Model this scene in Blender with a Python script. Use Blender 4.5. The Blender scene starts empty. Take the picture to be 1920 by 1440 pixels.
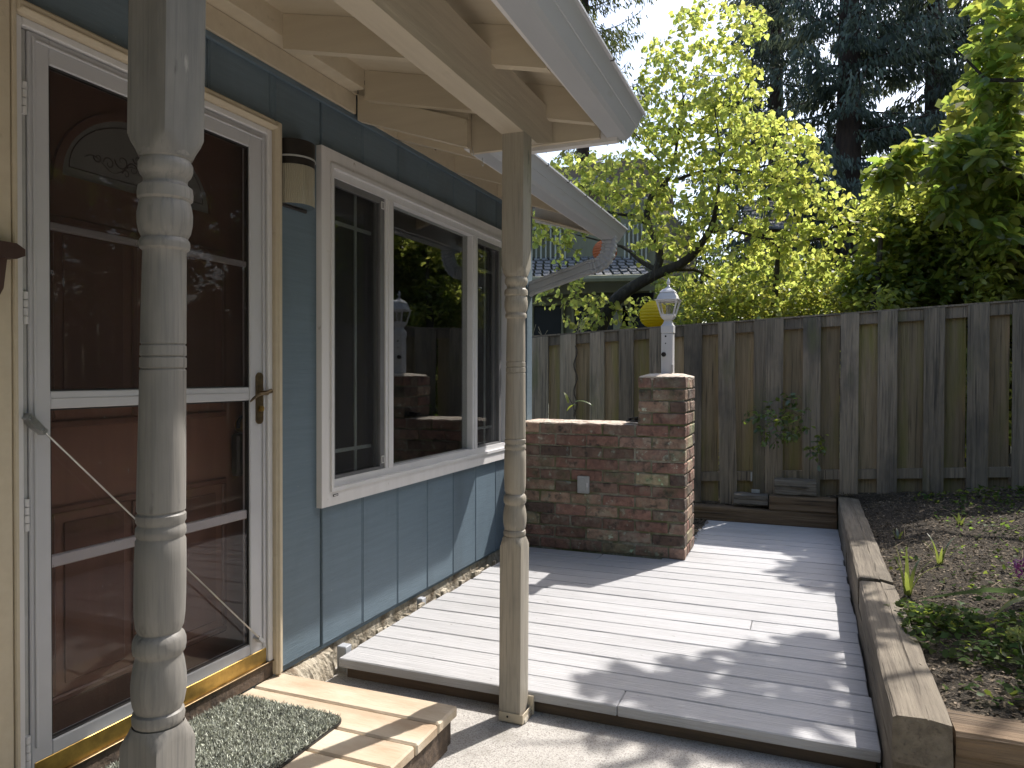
import bpy, math, random
import numpy as np
from mathutils import Matrix, Vector
random.seed(7); rng = np.random.default_rng(11)
S = bpy.context.scene; COL = S.collection
# ------------------------------------------------------------ camera, light, exposure
YAW, PIT, ROL = math.radians(21.8753), math.radians(-0.6797), math.radians(0.1306)
FPX = 1380.3
CAM = np.array([1.85993, 0.0, 1.17189])
_f = np.array([-math.sin(YAW)*math.cos(PIT), math.cos(YAW)*math.cos(PIT), math.sin(PIT)])
_r0 = np.array([math.cos(YAW), math.sin(YAW), 0.0]); _u0 = np.cross(_r0, _f)
_r = math.cos(ROL)*_r0 + math.sin(ROL)*_u0; _u = -math.sin(ROL)*_r0 + math.cos(ROL)*_u0
cd = bpy.data.cameras.new('camera'); cam = bpy.data.objects.new('camera', cd); COL.objects.link(cam)
cd.sensor_width = 36; cd.lens = FPX/1920*36; cd.clip_start = .05; cd.clip_end = 2000
cam.matrix_world = Matrix([[_r[0], _u[0], -_f[0], CAM[0]], [_r[1], _u[1], -_f[1], CAM[1]], [_r[2], _u[2], -_f[2], CAM[2]], [0, 0, 0, 1]])
S.camera = cam
SUN = Vector((.337, .71, 1.0)).normalized()
w = bpy.data.worlds.new('World'); S.world = w; w.use_nodes = True
nt = w.node_tree; bg = nt.nodes['Background']; sk = nt.nodes.new('ShaderNodeTexSky')
sk.sky_type = 'NISHITA'; sk.sun_disc = False; sk.sun_elevation = math.asin(SUN.z); sk.sun_rotation = math.atan2(SUN.x, SUN.y)
sk.dust_density = 2.6; sk.air_density = 1.0
nt.links.new(sk.outputs[0], bg.inputs[0]); bg.inputs[1].default_value = .15
sl = bpy.data.lights.new('sun', 'SUN'); sl.energy = 3.5; sl.angle = math.radians(.53); sl.color = (1, .955, .90)
so = bpy.data.objects.new('sun', sl); COL.objects.link(so); so.rotation_euler = (-SUN).to_track_quat('-Z', 'Y').to_euler(); so.location = (5, 12, 18)
S.view_settings.view_transform = 'Standard'; S.view_settings.look = 'None'; S.view_settings.exposure = 1.0; S.view_settings.gamma = 1
S.view_settings.use_curve_mapping = False

def at(px, py, Y):
    d = _f + _r*(px-960)/FPX - _u*(py-720)/FPX
    return CAM + d*((Y-CAM[1])/d[1])
def atx(px, py, X):
    d = _f + _r*(px-960)/FPX - _u*(py-720)/FPX
    return CAM + d*((X-CAM[0])/d[0])
def atz(px, py, Z):
    d = _f + _r*(px-960)/FPX - _u*(py-720)/FPX
    return CAM + d*((Z-CAM[2])/d[2])

# ------------------------------------------------------------ materials
def pmat(name, c1, c2=None, sc=(1, 1, 1), ns=12, rough=.7, bump=.15, bd=.004, var=.12, stain=None, metal=0, fine=None, spec=.4, ramp=(.35, .65)):
    """procedural paint / wood / stone. stain=(colour, scale, low, high, (sx,sy,sz)); fine=(colour, scale, low, high, (sx,sy,sz))"""
    m = bpy.data.materials.new(name); m.use_nodes = True; t = m.node_tree; N = t.nodes.new; L = t.links.new
    P = t.nodes['Principled BSDF']; P.inputs['Roughness'].default_value = rough; P.inputs['Metallic'].default_value = metal
    P.inputs['Specular IOR Level'].default_value = spec
    tc = N('ShaderNodeTexCoord'); oi = N('ShaderNodeObjectInfo'); ad = N('ShaderNodeVectorMath'); ad.operation = 'ADD'
    ml = N('ShaderNodeMath'); ml.operation = 'MULTIPLY'; ml.inputs[1].default_value = 37.0
    L(oi.outputs['Random'], ml.inputs[0]); L(tc.outputs['Object'], ad.inputs[0]); L(ml.outputs[0], ad.inputs[1])
    def noise(scale, mp, det=6):
        mm = N('ShaderNodeMapping'); mm.inputs['Scale'].default_value = mp; L(ad.outputs[0], mm.inputs[0])
        n = N('ShaderNodeTexNoise'); n.inputs['Scale'].default_value = scale; n.inputs['Detail'].default_value = det; n.inputs['Roughness'].default_value = .6
        L(mm.outputs[0], n.inputs[0]); return n
    def mixin(prev, fac, col):
        x = N('ShaderNodeMix'); x.data_type = 'RGBA'; L(fac, x.inputs['Factor'])
        if prev is None: raise ValueError
        if isinstance(prev, tuple): x.inputs['A'].default_value = (*prev, 1)
        else: L(prev, x.inputs['A'])
        x.inputs['B'].default_value = (*col, 1); return x.outputs['Result']
    def rng_(out, a, b):
        q = N('ShaderNodeMapRange'); q.inputs['From Min'].default_value = a; q.inputs['From Max'].default_value = b; L(out, q.inputs['Value']); return q.outputs['Result']
    n1 = noise(ns, sc); c2 = c2 or tuple(v*.75 for v in c1)
    col = mixin(tuple(c1), rng_(n1.outputs['Fac'], *ramp), c2)
    hb = n1.outputs['Fac']
    if fine:
        nf = noise(fine[1], fine[4]); col = mixin(col, rng_(nf.outputs['Fac'], fine[2], fine[3]), fine[0]); hb = nf.outputs['Fac']
    if stain:
        for st in (stain if isinstance(stain, list) else [stain]):
            s_ = noise(st[1], st[4], 4); col = mixin(col, rng_(s_.outputs['Fac'], st[2], st[3]), st[0])
    hs = N('ShaderNodeHueSaturation'); mr = N('ShaderNodeMapRange'); mr.inputs['To Min'].default_value = 1-var; mr.inputs['To Max'].default_value = 1+var
    L(oi.outputs['Random'], mr.inputs['Value']); L(mr.outputs[0], hs.inputs['Value']); L(col, hs.inputs['Color']); L(hs.outputs[0], P.inputs['Base Color'])
    if bump:
        b = N('ShaderNodeBump'); b.inputs['Strength'].default_value = bump; b.inputs['Distance'].default_value = bd*5; L(hb, b.inputs['Height']); L(b.outputs[0], P.inputs['Normal'])
    return m
X_, Y_, Z_ = (.06, 1, 1), (1, .06, 1), (1, 1, .06)
M = {}
M['blue'] = pmat('blue_siding_paint', (.135, .185, .225), (.116, .162, .200), Y_, 60, .55, .22, .002, .05, stain=[((.09, .12, .145), 2.2, .5, .8, (1, 1, .4)), ((.26, .30, .31), 40, .70, .78, (1, 1, 1)), ((.07, .08, .09), 26, .70, .80, (1, 1, 1))], fine=((.128, .170, .205), 230, .45, .75, (1, .06, 1)))
M['cream'] = pmat('cream_trim_paint', (.56, .485, .365), (.52, .445, .33), X_, 25, .6, .15, .002, .04, stain=((.30, .25, .17), 14, .68, .82, (1, 1, 1)))
M['creamy'] = pmat('cream_beam_paint', (.53, .46, .355), (.475, .41, .315), Y_, 40, .6, .3, .002, .03, stain=((.36, .30, .21), 9, .66, .85, (1, 1, 1)))
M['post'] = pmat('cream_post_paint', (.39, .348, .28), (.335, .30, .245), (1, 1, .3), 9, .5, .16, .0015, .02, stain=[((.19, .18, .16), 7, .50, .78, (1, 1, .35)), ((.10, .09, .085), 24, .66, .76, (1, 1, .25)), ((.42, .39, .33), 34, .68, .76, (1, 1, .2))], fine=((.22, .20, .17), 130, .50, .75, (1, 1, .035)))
M['post_shaded'] = pmat('shaded_weathered_post_paint', (.255, .238, .212), (.215, .202, .182), (1, 1, .3), 9, .5, .16, .0015, .02, stain=[((.14, .135, .125), 7, .50, .76, (1, 1, .35)), ((.07, .065, .06), 24, .66, .76, (1, 1, .25)), ((.34, .32, .28), 34, .68, .76, (1, 1, .2))], fine=((.15, .145, .135), 130, .50, .75, (1, 1, .035)))  # same cream post paint, with the near post's shade mixed into its colours
M['white'] = pmat('white_vinyl', (.66, .65, .65), (.61, .60, .60), (1, 1, 1), 6, .4, .03, .002, .02, stain=((.35, .33, .30), 22, .70, .82, (1, 1, 1)))
M['trimw'] = pmat('white_trim_paint', (.68, .66, .65), (.63, .61, .60), Z_, 20, .55, .1, .002, .02, stain=((.36, .33, .28), 22, .67, .80, (1, 1, 1)))
M['door'] = pmat('storm_door_enamel', (.50, .50, .52), (.46, .46, .48), (1, 1, 1), 5, .35, .03, .002, .02, stain=((.30, .27, .25), 60, .72, .80, (1, 1, 1)))
M['gutter'] = pmat('white_gutter_metal', (.42, .435, .46), (.38, .395, .42), (1, .2, 1), 6, .35, .05, .002, .02, stain=[((.33, .33, .32), 12, .62, .85, (1, .3, 1)), ((.2, .19, .17), 45, .72, .78, (1, 1, 1))])
M['deck'] = pmat('pale_grey_deck_paint', (.435, .432, .438), (.39, .387, .392), (.08, 1, 1), 26, .62, .5, .003, .05, stain=[((.34, .335, .335), 3, .5, .8, (.5, 1, 1)), ((.16, .14, .12), 48, .69, .75, (.5, 1, 1))], fine=((.42, .415, .42), 120, .5, .78, (.05, 1, 1)))
M['deckside'] = pmat('worn_deck_edge', (.36, .34, .31), (.22, .20, .17), X_, 60, .8, .4, .003, .05)
M['joist'] = pmat('brown_joist_wood', (.12, .085, .06), (.06, .045, .035), X_, 30, .8, .4)
M['timber'] = pmat('weathered_timber_along_y', (.225, .19, .142), (.14, .115, .085), Y_, 28, .85, .8, .004, .12, stain=((.09, .075, .055), 3.5, .5, .75, (1, .4, 1)), fine=((.10, .08, .06), 70, .56, .70, (1, .03, 1)))
M['timberx'] = pmat('weathered_timber_along_x', (.22, .15, .09), (.13, .085, .05), X_, 28, .85, .8, .004, .15, stain=((.06, .045, .03), 3.5, .5, .75, (.4, 1, 1)), fine=((.06, .045, .03), 60, .56, .70, (.03, 1, 1)))
M['blockg'] = pmat('weathered_grey_block', (.26, .23, .19), (.12, .10, .08), X_, 28, .9, .9, .005, .15, fine=((.07, .06, .05), 60, .54, .66, (.04, 1, 1)))
M['cedar'] = pmat('new_cedar_board', (.47, .36, .25), (.39, .285, .19), (.07, 1, 1), 12, .65, .2, .002, .08, stain=[((.62, .54, .42), 3, .45, .7, (.5, 1, 1)), ((.30, .16, .08), 5, .6, .8, (.3, 1, 1))], fine=((.26, .16, .10), 90, .66, .74, (.25, 1, 1)))
M['fencef'] = pmat('grey_fence_board', (.33, .265, .195), (.20, .165, .122), Z_, 26, .9, .8, .004, .34, stain=[((.09, .08, .07), 3.0, .5, .75, (1, 1, .5)), ((.15, .15, .07), 4, .56, .8, (1, 1, .3))], fine=((.07, .06, .05), 80, .52, .72, (1, 1, .025)))
M['fenceb'] = pmat('olive_fence_board', (.37, .285, .18), (.25, .195, .12), Z_, 22, .9, .6, .004, .32, stain=((.25, .23, .07), 4, .48, .75, (2, 1, .25)), fine=((.09, .075, .05), 70, .54, .72, (1, 1, .03)))
M['conc'] = pmat('concrete', (.50, .475, .44), (.42, .40, .365), (1, 1, 1), 9, .85, .5, .002, .02, stain=[((.22, .20, .17), 3, .55, .8, (1, 1, 1)), ((.60, .58, .54), 160, .62, .70, (1, 1, 1))], fine=((.24, .22, .20), 220, .48, .62, (1, 1, 1)))
M['found'] = pmat('foundation_concrete', (.50, .45, .36), (.30, .25, .18), (1, 1, 1), 14, .9, .9, .006, .02, stain=((.16, .12, .08), 7, .52, .66, (1, 1, 1)))
M['mortar'] = pmat('mossy_mortar', (.34, .32, .26), (.22, .21, .165), (1, 1, 1), 40, .95, .9, .004, .02, stain=((.13, .14, .06), 5, .42, .62, (1, 1, 1)))
M['mcap'] = pmat('pale_mortar_cap', (.62, .55, .46), (.45, .37, .29), (1, 1, 1), 30, .9, .8, .004, .02, stain=((.30, .17, .11), 12, .55, .7, (1, 1, 1)))
M['brass'] = pmat('worn_brass', (.55, .38, .12), (.38, .26, .09), (1, 1, 1), 30, .32, .1, .001, 0, metal=1)
M['dbrass'] = pmat('tarnished_brass', (.22, .16, .09), (.12, .09, .06), (1, 1, 1), 40, .4, .1, .001, 0, metal=1)
M['steel'] = pmat('steel_rod', (.55, .55, .55), (.4, .4, .4), (1, 1, 1), 30, .35, 0, .001, 0, metal=1)
M['dark'] = pmat('dark_bronze', (.022, .018, .016), (.014, .012, .011), (1, 1, 1), 20, .45, .05, .001, 0)
M['black'] = pmat('black_plastic', (.012, .012, .013), (.02, .02, .02), (1, 1, 1), 20, .35, .05, .001, 0)
M['cover'] = pmat('pale_box_cover', (.80, .79, .76), (.74, .73, .70), (1, 1, 1), 20, .5, 0, .001, 0)
M['grey'] = pmat('grey_plastic', (.42, .42, .41), (.36, .36, .35), (1, 1, 1), 20, .45, .05, .001, 0)
M['redbrown'] = pmat('stained_door_wood', (.17, .088, .060), (.135, .068, .047), Z_, 16, .45, .1, .002, 0)
M['redtrim'] = pmat('stained_door_moulding', (.12, .058, .040), (.095, .045, .03), Z_, 16, .4, .1, .002, 0)
M['ornament'] = pmat('dark_brown_ornament_wood', (.075, .042, .034), (.055, .03, .025), Z_, 16, .5, .1, .002, 0)
M['fan'] = pmat('frosted_fanlight_glass', (.27, .30, .285), (.22, .25, .235), (1, 1, 1), 8, .25, .02, .001, 0)
M['etch'] = pmat('etched_scroll', (.05, .06, .06), None, (1, 1, 1), 8, .4, 0, .001, 0)
M['sash'] = pmat('grey_sash', (.16, .16, .165), (.13, .13, .13), (1, 1, 1), 8, .4, .03, .001, 0)
M['grid'] = pmat('pale_grid_bar', (.75, .78, .76), None, (1, 1, 1), 8, .5, 0, .001, 0)
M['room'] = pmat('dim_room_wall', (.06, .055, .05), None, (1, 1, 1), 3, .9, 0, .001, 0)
M['bark'] = pmat('dark_bark', (.055, .045, .035), (.03, .025, .02), (1, 1, .3), 30, .95, .9, .006, .1, stain=((.12, .12, .09), 9, .6, .75, (1, 1, 1)))
M['twig'] = pmat('twig_bark', (.09, .07, .05), (.05, .04, .03), (1, 1, 1), 20, .9, 0)
M['cbark'] = pmat('conifer_bark', (.07, .045, .035), (.03, .022, .02), (1, 1, .25), 8, .95, .8, .02, .1)
M['shingle'] = pmat('grey_shingle', (.20, .195, .19), (.13, .125, .12), (1, 1, 1), 30, .9, .4, .004, .25)
M['shinglel'] = pmat('pale_cedar_shake', (.36, .34, .31), (.26, .24, .21), (1, 1, 1), 20, .9, .4, .004, .25)
M['olive'] = pmat('olive_house_paint', (.22, .205, .13), (.18, .17, .105), (1, 1, .2), 8, .8, .1)
M['tan'] = pmat('tan_house_paint', (.22, .16, .11), (.17, .12, .085), (1, 1, 1), 8, .8, .1)
M['wglass'] = pmat('far_window_glass', (.012, .012, .012), None, (1, 1, 1), 4, .35, 0, .001, 0, spec=.15)
M['rail'] = pmat('pale_rail_paint', (.42, .41, .33), None, (1, 1, 1), 4, .7, 0)
M['soil'] = pmat('garden_soil', (.08, .063, .042), (.045, .036, .025), (1, 1, 1), 18, 1, 1, .012, 0, fine=((.18, .14, .105), 90, .52, .7, (1, 1, 1)))
M['chip'] = pmat('bark_mulch', (.165, .125, .08), (.09, .068, .044), (1, 1, 1), 40, .95, .4, .004, 0, stain=((.34, .27, .20), 30, .56, .66, (1, 1, 1)))
M['lawn'] = pmat('ground', (.06, .07, .03), (.05, .045, .03), (1, 1, 1), 1.5, 1, .5, .02, 0)
M['path'] = M['conc']

def brickmat():
    m = pmat('weathered_brick', (.30, .165, .125), (.19, .108, .085), (1, 1, 1), 26, .9, .8, .004, .25,
             stain=[((.32, .235, .18), 12, .52, .70, (1, 1, 1)), ((.46, .42, .35), 20, .62, .69, (1, 1, 1)), ((.04, .036, .032), 16, .56, .72, (1, 1, 1)), ((.10, .10, .055), 5, .55, .75, (1, 1, 1))])
    t = m.node_tree; P = t.nodes['Principled BSDF']; src = P.inputs['Base Color'].links[0].from_socket
    oi = t.nodes.new('ShaderNodeObjectInfo'); w2 = t.nodes.new('ShaderNodeTexWhiteNoise'); w2.noise_dimensions = '1D'
    t.links.new(oi.outputs['Random'], w2.inputs['W']); cr = t.nodes.new('ShaderNodeValToRGB'); cr.color_ramp.interpolation = 'CONSTANT'
    el = cr.color_ramp.elements; el[0].color = (1, 1, 1, 1); el[0].position = 0
    el[1].position = .32; el[1].color = (1.0, 1.15, 1.15, 1)
    for p_, c_ in ((.55, (1.25, 1.5, 1.4, 1)), (.74, (.75, .9, .9, 1)), (.88, (1.3, 1.9, 1.6, 1)), (.955, (.45, .55, .58, 1))):
        e = el.new(p_); e.color = c_
    t.links.new(w2.outputs['Value'], cr.inputs[0]); mx = t.nodes.new('ShaderNodeMix'); mx.data_type = 'RGBA'; mx.blend_type = 'MULTIPLY'; mx.inputs['Factor'].default_value = 1
    t.links.new(src, mx.inputs['A']); t.links.new(cr.outputs[0], mx.inputs['B']); t.links.new(mx.outputs['Result'], P.inputs['Base Color'])
    return m
M['brick'] = brickmat()

def leafmat(name, c, tr, gloss=.08, var=.35, thin=.5, hue=.03):
    m = bpy.data.materials.new(name); m.use_nodes = True; t = m.node_tree; N = t.nodes.new; L = t.links.new
    t.nodes.remove(t.nodes['Principled BSDF']); out = t.nodes['Material Output']
    ge = N('ShaderNodeNewGeometry'); mr = N('ShaderNodeMapRange'); mr.inputs['To Min'].default_value = 1-var; mr.inputs['To Max'].default_value = 1+var
    L(ge.outputs['Random Per Island'], mr.inputs['Value'])
    wn = N('ShaderNodeTexWhiteNoise'); wn.noise_dimensions = '1D'; L(ge.outputs['Random Per Island'], wn.inputs['W'])
    hm = N('ShaderNodeMapRange'); hm.inputs['To Min'].default_value = .5-hue; hm.inputs['To Max'].default_value = .5+hue; L(wn.outputs['Value'], hm.inputs['Value'])
    def hsv(col):
        h = N('ShaderNodeHueSaturation'); h.inputs['Color'].default_value = (*col, 1); L(mr.outputs[0], h.inputs['Value']); L(hm.outputs[0], h.inputs['Hue']); return h.outputs[0]
    d = N('ShaderNodeBsdfDiffuse'); L(hsv(c), d.inputs[0]); tl = N('ShaderNodeBsdfTranslucent'); L(hsv(tr), tl.inputs[0])
    a = N('ShaderNodeMixShader'); a.inputs[0].default_value = thin; L(d.outputs[0], a.inputs[1]); L(tl.outputs[0], a.inputs[2])
    g = N('ShaderNodeBsdfGlossy'); g.inputs['Roughness'].default_value = .35; b = N('ShaderNodeMixShader'); b.inputs[0].default_value = gloss
    L(a.outputs[0], b.inputs[1]); L(g.outputs[0], b.inputs[2]); L(b.outputs[0], out.inputs[0]); return m
M['lf_red'] = leafmat('heart_leaf', (.18, .21, .05), (.63, .68, .15), .03, .35, .62, .02)
M['lf_mag'] = leafmat('broad_leaf', (.08, .12, .03), (.50, .58, .10), .05)
M['lf_hedge'] = leafmat('hedge_leaf', (.085, .125, .032), (.42, .48, .07), .04)
M['lf_yel'] = leafmat('shrub_leaf', (.13, .16, .04), (.50, .53, .09), .06)
M['lf_con'] = leafmat('conifer_needle', (.085, .115, .088), (.10, .12, .07), .03, .5, .35)
M['lf_ced'] = leafmat('cedar_frond', (.07, .085, .03), (.14, .16, .04), .03, .4, .4)
M['lf_ivy'] = leafmat('ground_cover_leaf', (.055, .085, .03), (.22, .29, .05), .005, .5)
M['lf_dk'] = leafmat('dark_shrub_leaf', (.05, .085, .035), (.30, .38, .05), .06, .4)
M['lf_grass'] = leafmat('strap_leaf', (.07, .12, .03), (.25, .33, .06), .1, .25)
M['lf_irs'] = leafmat('blue_green_strap_leaf', (.05, .085, .05), (.08, .13, .05), .10, .1)
M['mat1'] = leafmat('mat_fibre', (.52, .54, .46), (.3, .3, .25), .02, .85, .2, .01)
M['petal'] = leafmat('purple_petal', (.28, .06, .22), (.35, .08, .28), .05, .2)
M['petalg'] = leafmat('lime_petal', (.45, .50, .18), (.45, .5, .15), .03, .2)
M['paper'] = leafmat('yellow_paper', (.62, .50, .02), (.75, .60, .02), .02, .02, .5, .0)
M['opaper'] = leafmat('orange_paper', (.50, .16, .06), (.50, .16, .06), .02, .02, .4, .0)

def glassmat(name, ior=1.75, tint=(.8, .8, .8), rough=0.0, dirt=.0):
    m = bpy.data.materials.new(name); m.use_nodes = True; t = m.node_tree; N = t.nodes.new; L = t.links.new
    t.nodes.remove(t.nodes['Principled BSDF']); out = t.nodes['Material Output']
    tr = N('ShaderNodeBsdfTransparent'); tr.inputs[0].default_value = (*tint, 1); g = N('ShaderNodeBsdfGlossy'); g.inputs['Roughness'].default_value = rough
    lw = N('ShaderNodeLayerWeight'); lw.inputs[0].default_value = .5; pw = N('ShaderNodeMath'); pw.operation = 'POWER'; pw.inputs[1].default_value = 5; L(lw.outputs['Facing'], pw.inputs[0]); fr = N('ShaderNodeMapRange'); fr.inputs['To Min'].default_value = ior; fr.inputs['To Max'].default_value = 1; L(pw.outputs[0], fr.inputs['Value']); mx = N('ShaderNodeMixShader'); L(fr.outputs[0], mx.inputs[0]); L(tr.outputs[0], mx.inputs[1]); L(g.outputs[0], mx.inputs[2])
    last = mx.outputs[0]
    tc = N('ShaderNodeTexCoord'); bn = N('ShaderNodeTexNoise'); bn.inputs['Scale'].default_value = 2.2; bn.inputs['Detail'].default_value = 1; L(tc.outputs['Object'], bn.inputs[0])
    bp = N('ShaderNodeBump'); bp.inputs['Strength'].default_value = .06; bp.inputs['Distance'].default_value = .02; L(bn.outputs['Fac'], bp.inputs['Height']); L(bp.outputs[0], g.inputs['Normal'])
    if dirt:
        d = N('ShaderNodeBsdfDiffuse'); d.inputs[0].default_value = (.5, .48, .45, 1); m2 = N('ShaderNodeMixShader'); vo = N('ShaderNodeTexNoise'); vo.inputs['Scale'].default_value = 90; vo.inputs['Detail'].default_value = 3
        mp = N('ShaderNodeMapping'); mp.inputs['Scale'].default_value = (1, 1, .45); L(tc.outputs['Object'], mp.inputs[0]); L(mp.outputs[0], vo.inputs[0])
        q = N('ShaderNodeMapRange'); q.inputs['From Min'].default_value = .735; q.inputs['From Max'].default_value = .78; q.inputs['To Max'].default_value = dirt; L(vo.outputs['Fac'], q.inputs['Value'])
        ad = N('ShaderNodeMath'); ad.operation = 'ADD'; ad.inputs[1].default_value = .012; L(q.outputs[0], ad.inputs[0])
        L(ad.outputs[0], m2.inputs[0]); L(last, m2.inputs[1]); L(d.outputs[0], m2.inputs[2]); last = m2.outputs[0]
    L(last, out.inputs[0]); return m
M['glass'] = glassmat('window_glass', .10, (.85, .87, .86))
M['dglass'] = glassmat('storm_door_glass', .020, (.93, .91, .91), 0, .5)
M['lglass'] = glassmat('lantern_glass', .05, (.9, .9, .9), .1, .3)
def screenmat(name, a=.55, c=(.03, .03, .032)):
    m = bpy.data.materials.new(name); m.use_nodes = True; t = m.node_tree; N = t.nodes.new; L = t.links.new
    t.nodes.remove(t.nodes['Principled BSDF']); out = t.nodes['Material Output']
    tr = N('ShaderNodeBsdfTransparent'); d = N('ShaderNodeBsdfDiffuse'); d.inputs[0].default_value = (*c, 1); mx = N('ShaderNodeMixShader'); mx.inputs[0].default_value = a
    L(tr.outputs[0], mx.inputs[1]); L(d.outputs[0], mx.inputs[2]); L(mx.outputs[0], out.inputs[0]); return m
M['screen'] = screenmat('insect_screen', .36, (.06, .06, .062))
M['dscreen'] = screenmat('door_insect_screen', .42, (.045, .035, .033))
def lensmat():
    m = bpy.data.materials.new('ribbed_lens'); m.use_nodes = True; t = m.node_tree; N = t.nodes.new; L = t.links.new
    t.nodes.remove(t.nodes['Principled BSDF']); out = t.nodes['Material Output']
    tr = N('ShaderNodeBsdfTransparent'); tr.inputs[0].default_value = (.8, .78, .7, 1); d = N('ShaderNodeBsdfDiffuse'); d.inputs[0].default_value = (.6, .55, .42, 1); g = N('ShaderNodeBsdfGlossy'); g.inputs['Roughness'].default_value = .15
    a = N('ShaderNodeMixShader'); a.inputs[0].default_value = .55; b = N('ShaderNodeMixShader'); fr = N('ShaderNodeFresnel'); fr.inputs[0].default_value = 1.5
    L(tr.outputs[0], a.inputs[1]); L(d.outputs[0], a.inputs[2]); L(fr.outputs[0], b.inputs[0]); L(a.outputs[0], b.inputs[1]); L(g.outputs[0], b.inputs[2]); L(b.outputs[0], out.inputs[0]); return m
M['lens'] = lensmat()

# ------------------------------------------------------------ mesh helpers
class MB:
    def __init__(s): s.v = []; s.f = []
    def add(s, v, f):
        o = len(s.v); s.v += [tuple(map(float, p)) for p in v]; s.f += [tuple(o+i for i in q) for q in f]; return s
    def box(s, x0, x1, y0, y1, z0, z1, b=.002, jit=0, shear=None):
        b = min(b, (x1-x0)/2.01, (y1-y0)/2.01, (z1-z0)/2.01); V = []; idx = {}
        for i, x in enumerate((x0, x1)):
            for j, y in enumerate((y0, y1)):
                for k, z in enumerate((z0, z1)):
                    sx, sy, sz = 1-2*i, 1-2*j, 1-2*k; jx, jy, jz = (random.uniform(-jit, jit) for _ in range(3))
                    for a in range(3):
                        p = [x+(0 if a == 0 else sx*b)+jx, y+(0 if a == 1 else sy*b)+jy, z+(0 if a == 2 else sz*b)+jz]
                        idx[i, j, k, a] = len(V); V.append(p)
        F = []
        for i in (0, 1):
            q = [idx[i, 0, 0, 0], idx[i, 1, 0, 0], idx[i, 1, 1, 0], idx[i, 0, 1, 0]]; F.append(q if i else q[::-1])
            q = [idx[0, i, 0, 1], idx[0, i, 1, 1], idx[1, i, 1, 1], idx[1, i, 0, 1]]; F.append(q if i else q[::-1])
            q = [idx[0, 0, i, 2], idx[1, 0, i, 2], idx[1, 1, i, 2], idx[0, 1, i, 2]]; F.append(q if i else q[::-1])
        for i in (0, 1):
            for j in (0, 1):
                fl = (i != j)
                q = [idx[i, j, 0, 0], idx[i, j, 1, 0], idx[i, j, 1, 1], idx[i, j, 0, 1]]; F.append(q if not fl else q[::-1])
                q = [idx[i, 0, j, 0], idx[i, 0, j, 2], idx[i, 1, j, 2], idx[i, 1, j, 0]]; F.append(q if not fl else q[::-1])
                q = [idx[0, i, j, 1], idx[1, i, j, 1], idx[1, i, j, 2], idx[0, i, j, 2]]; F.append(q if not fl else q[::-1])
        for i in (0, 1):
            for j in (0, 1):
                for k in (0, 1):
                    q = [idx[i, j, k, 0], idx[i, j, k, 1], idx[i, j, k, 2]]; F.append(q if (i+j+k) % 2 else q[::-1])
        if shear: V = [shear(*p) for p in V]
        return s.add(V, F)
    def prism(s, poly, axis, a, b):
        """poly: 2D points; extruded along axis from a to b. axis 0: (y,z), 1: (x,z), 2: (x,y)"""
        n = len(poly); V = []
        for t in (a, b):
            for p in poly:
                V.append({0: (t, p[0], p[1]), 1: (p[0], t, p[1]), 2: (p[0], p[1], t)}[axis])
        F = [tuple(range(n))[::-1], tuple(range(n, 2*n))] + [(i, (i+1) % n, n+(i+1) % n, n+i) for i in range(n)]
        return s.add(V, F)
    def tube(s, pts, rad, n=8, cap=True, ell=None):
        pts = [np.array(p, float) for p in pts]; m = len(pts); rad = [rad]*m if np.isscalar(rad) else rad; V = []; up = np.array([0, 0, 1.])
        d0 = pts[min(1, m-1)]-pts[0]; d0 /= (np.linalg.norm(d0)+1e-9); 
        if abs(d0[2]) > .9: up = np.array([1., 0, 0])
        a = np.cross(d0, up); a /= np.linalg.norm(a)
        for i in range(m):
            d = pts[min(i+1, m-1)]-pts[max(i-1, 0)]; d /= (np.linalg.norm(d)+1e-9)
            a = a-d*(a@d); a /= (np.linalg.norm(a)+1e-9); b = np.cross(d, a)
            for k in range(n):
                t = 2*math.pi*k/n; V.append(pts[i]+rad[i]*(math.cos(t)*a+math.sin(t)*b*(ell or 1)))
        F = [(i*n+k, i*n+(k+1) % n, (i+1)*n+(k+1) % n, (i+1)*n+k) for i in range(m-1) for k in range(n)]
        if cap: F += [tuple(range(n))[::-1], tuple(range((m-1)*n, m*n))]
        return s.add(V, F)
    def lathe(s, prof, cx, cy, n=28, squash=1):
        V = []; 
        for r, z in prof:
            for k in range(n):
                t = 2*math.pi*k/n; V.append((cx+r*math.cos(t), cy+r*math.sin(t)*squash, z))
        m = len(prof)
        F = [(i*n+k, i*n+(k+1) % n, (i+1)*n+(k+1) % n, (i+1)*n+k) for i in range(m-1) for k in range(n)]
        F += [tuple(range(n))[::-1], tuple(range((m-1)*n, m*n))]
        return s.add(V, F)
    def build(s, name, mat, parent=None, smooth=False, **props):
        me = bpy.data.meshes.new(name); me.from_pydata(s.v, [], s.f); me.materials.append(M[mat] if isinstance(mat, str) else mat)
        if smooth: me.polygons.foreach_set('use_smooth', [True]*len(me.polygons)); me.set_sharp_from_angle(angle=math.radians(38))
        me.update(); return link(name, me, parent, **props)
def link(name, me, parent=None, **props):
    o = bpy.data.objects.new(name, me); COL.objects.link(o)
    if parent is not None: o.parent = parent; o.matrix_parent_inverse = Matrix.Translation(-abs_loc(parent))
    for k, v in props.items(): o[{'cat': 'category'}.get(k, k)] = v
    return o
def abs_loc(p):
    return Vector(p.location) if p.parent is None else Vector((0, 0, 0))
def thing(name, label, cat, loc=(0, 0, 0), group=None, kind=None):
    o = bpy.data.objects.new(name, None); o.location = loc; o.empty_display_size = .2; COL.objects.link(o); o['label'] = label; o['category'] = cat
    if group: o['group'] = group
    if kind: o['kind'] = kind
    return o
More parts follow.
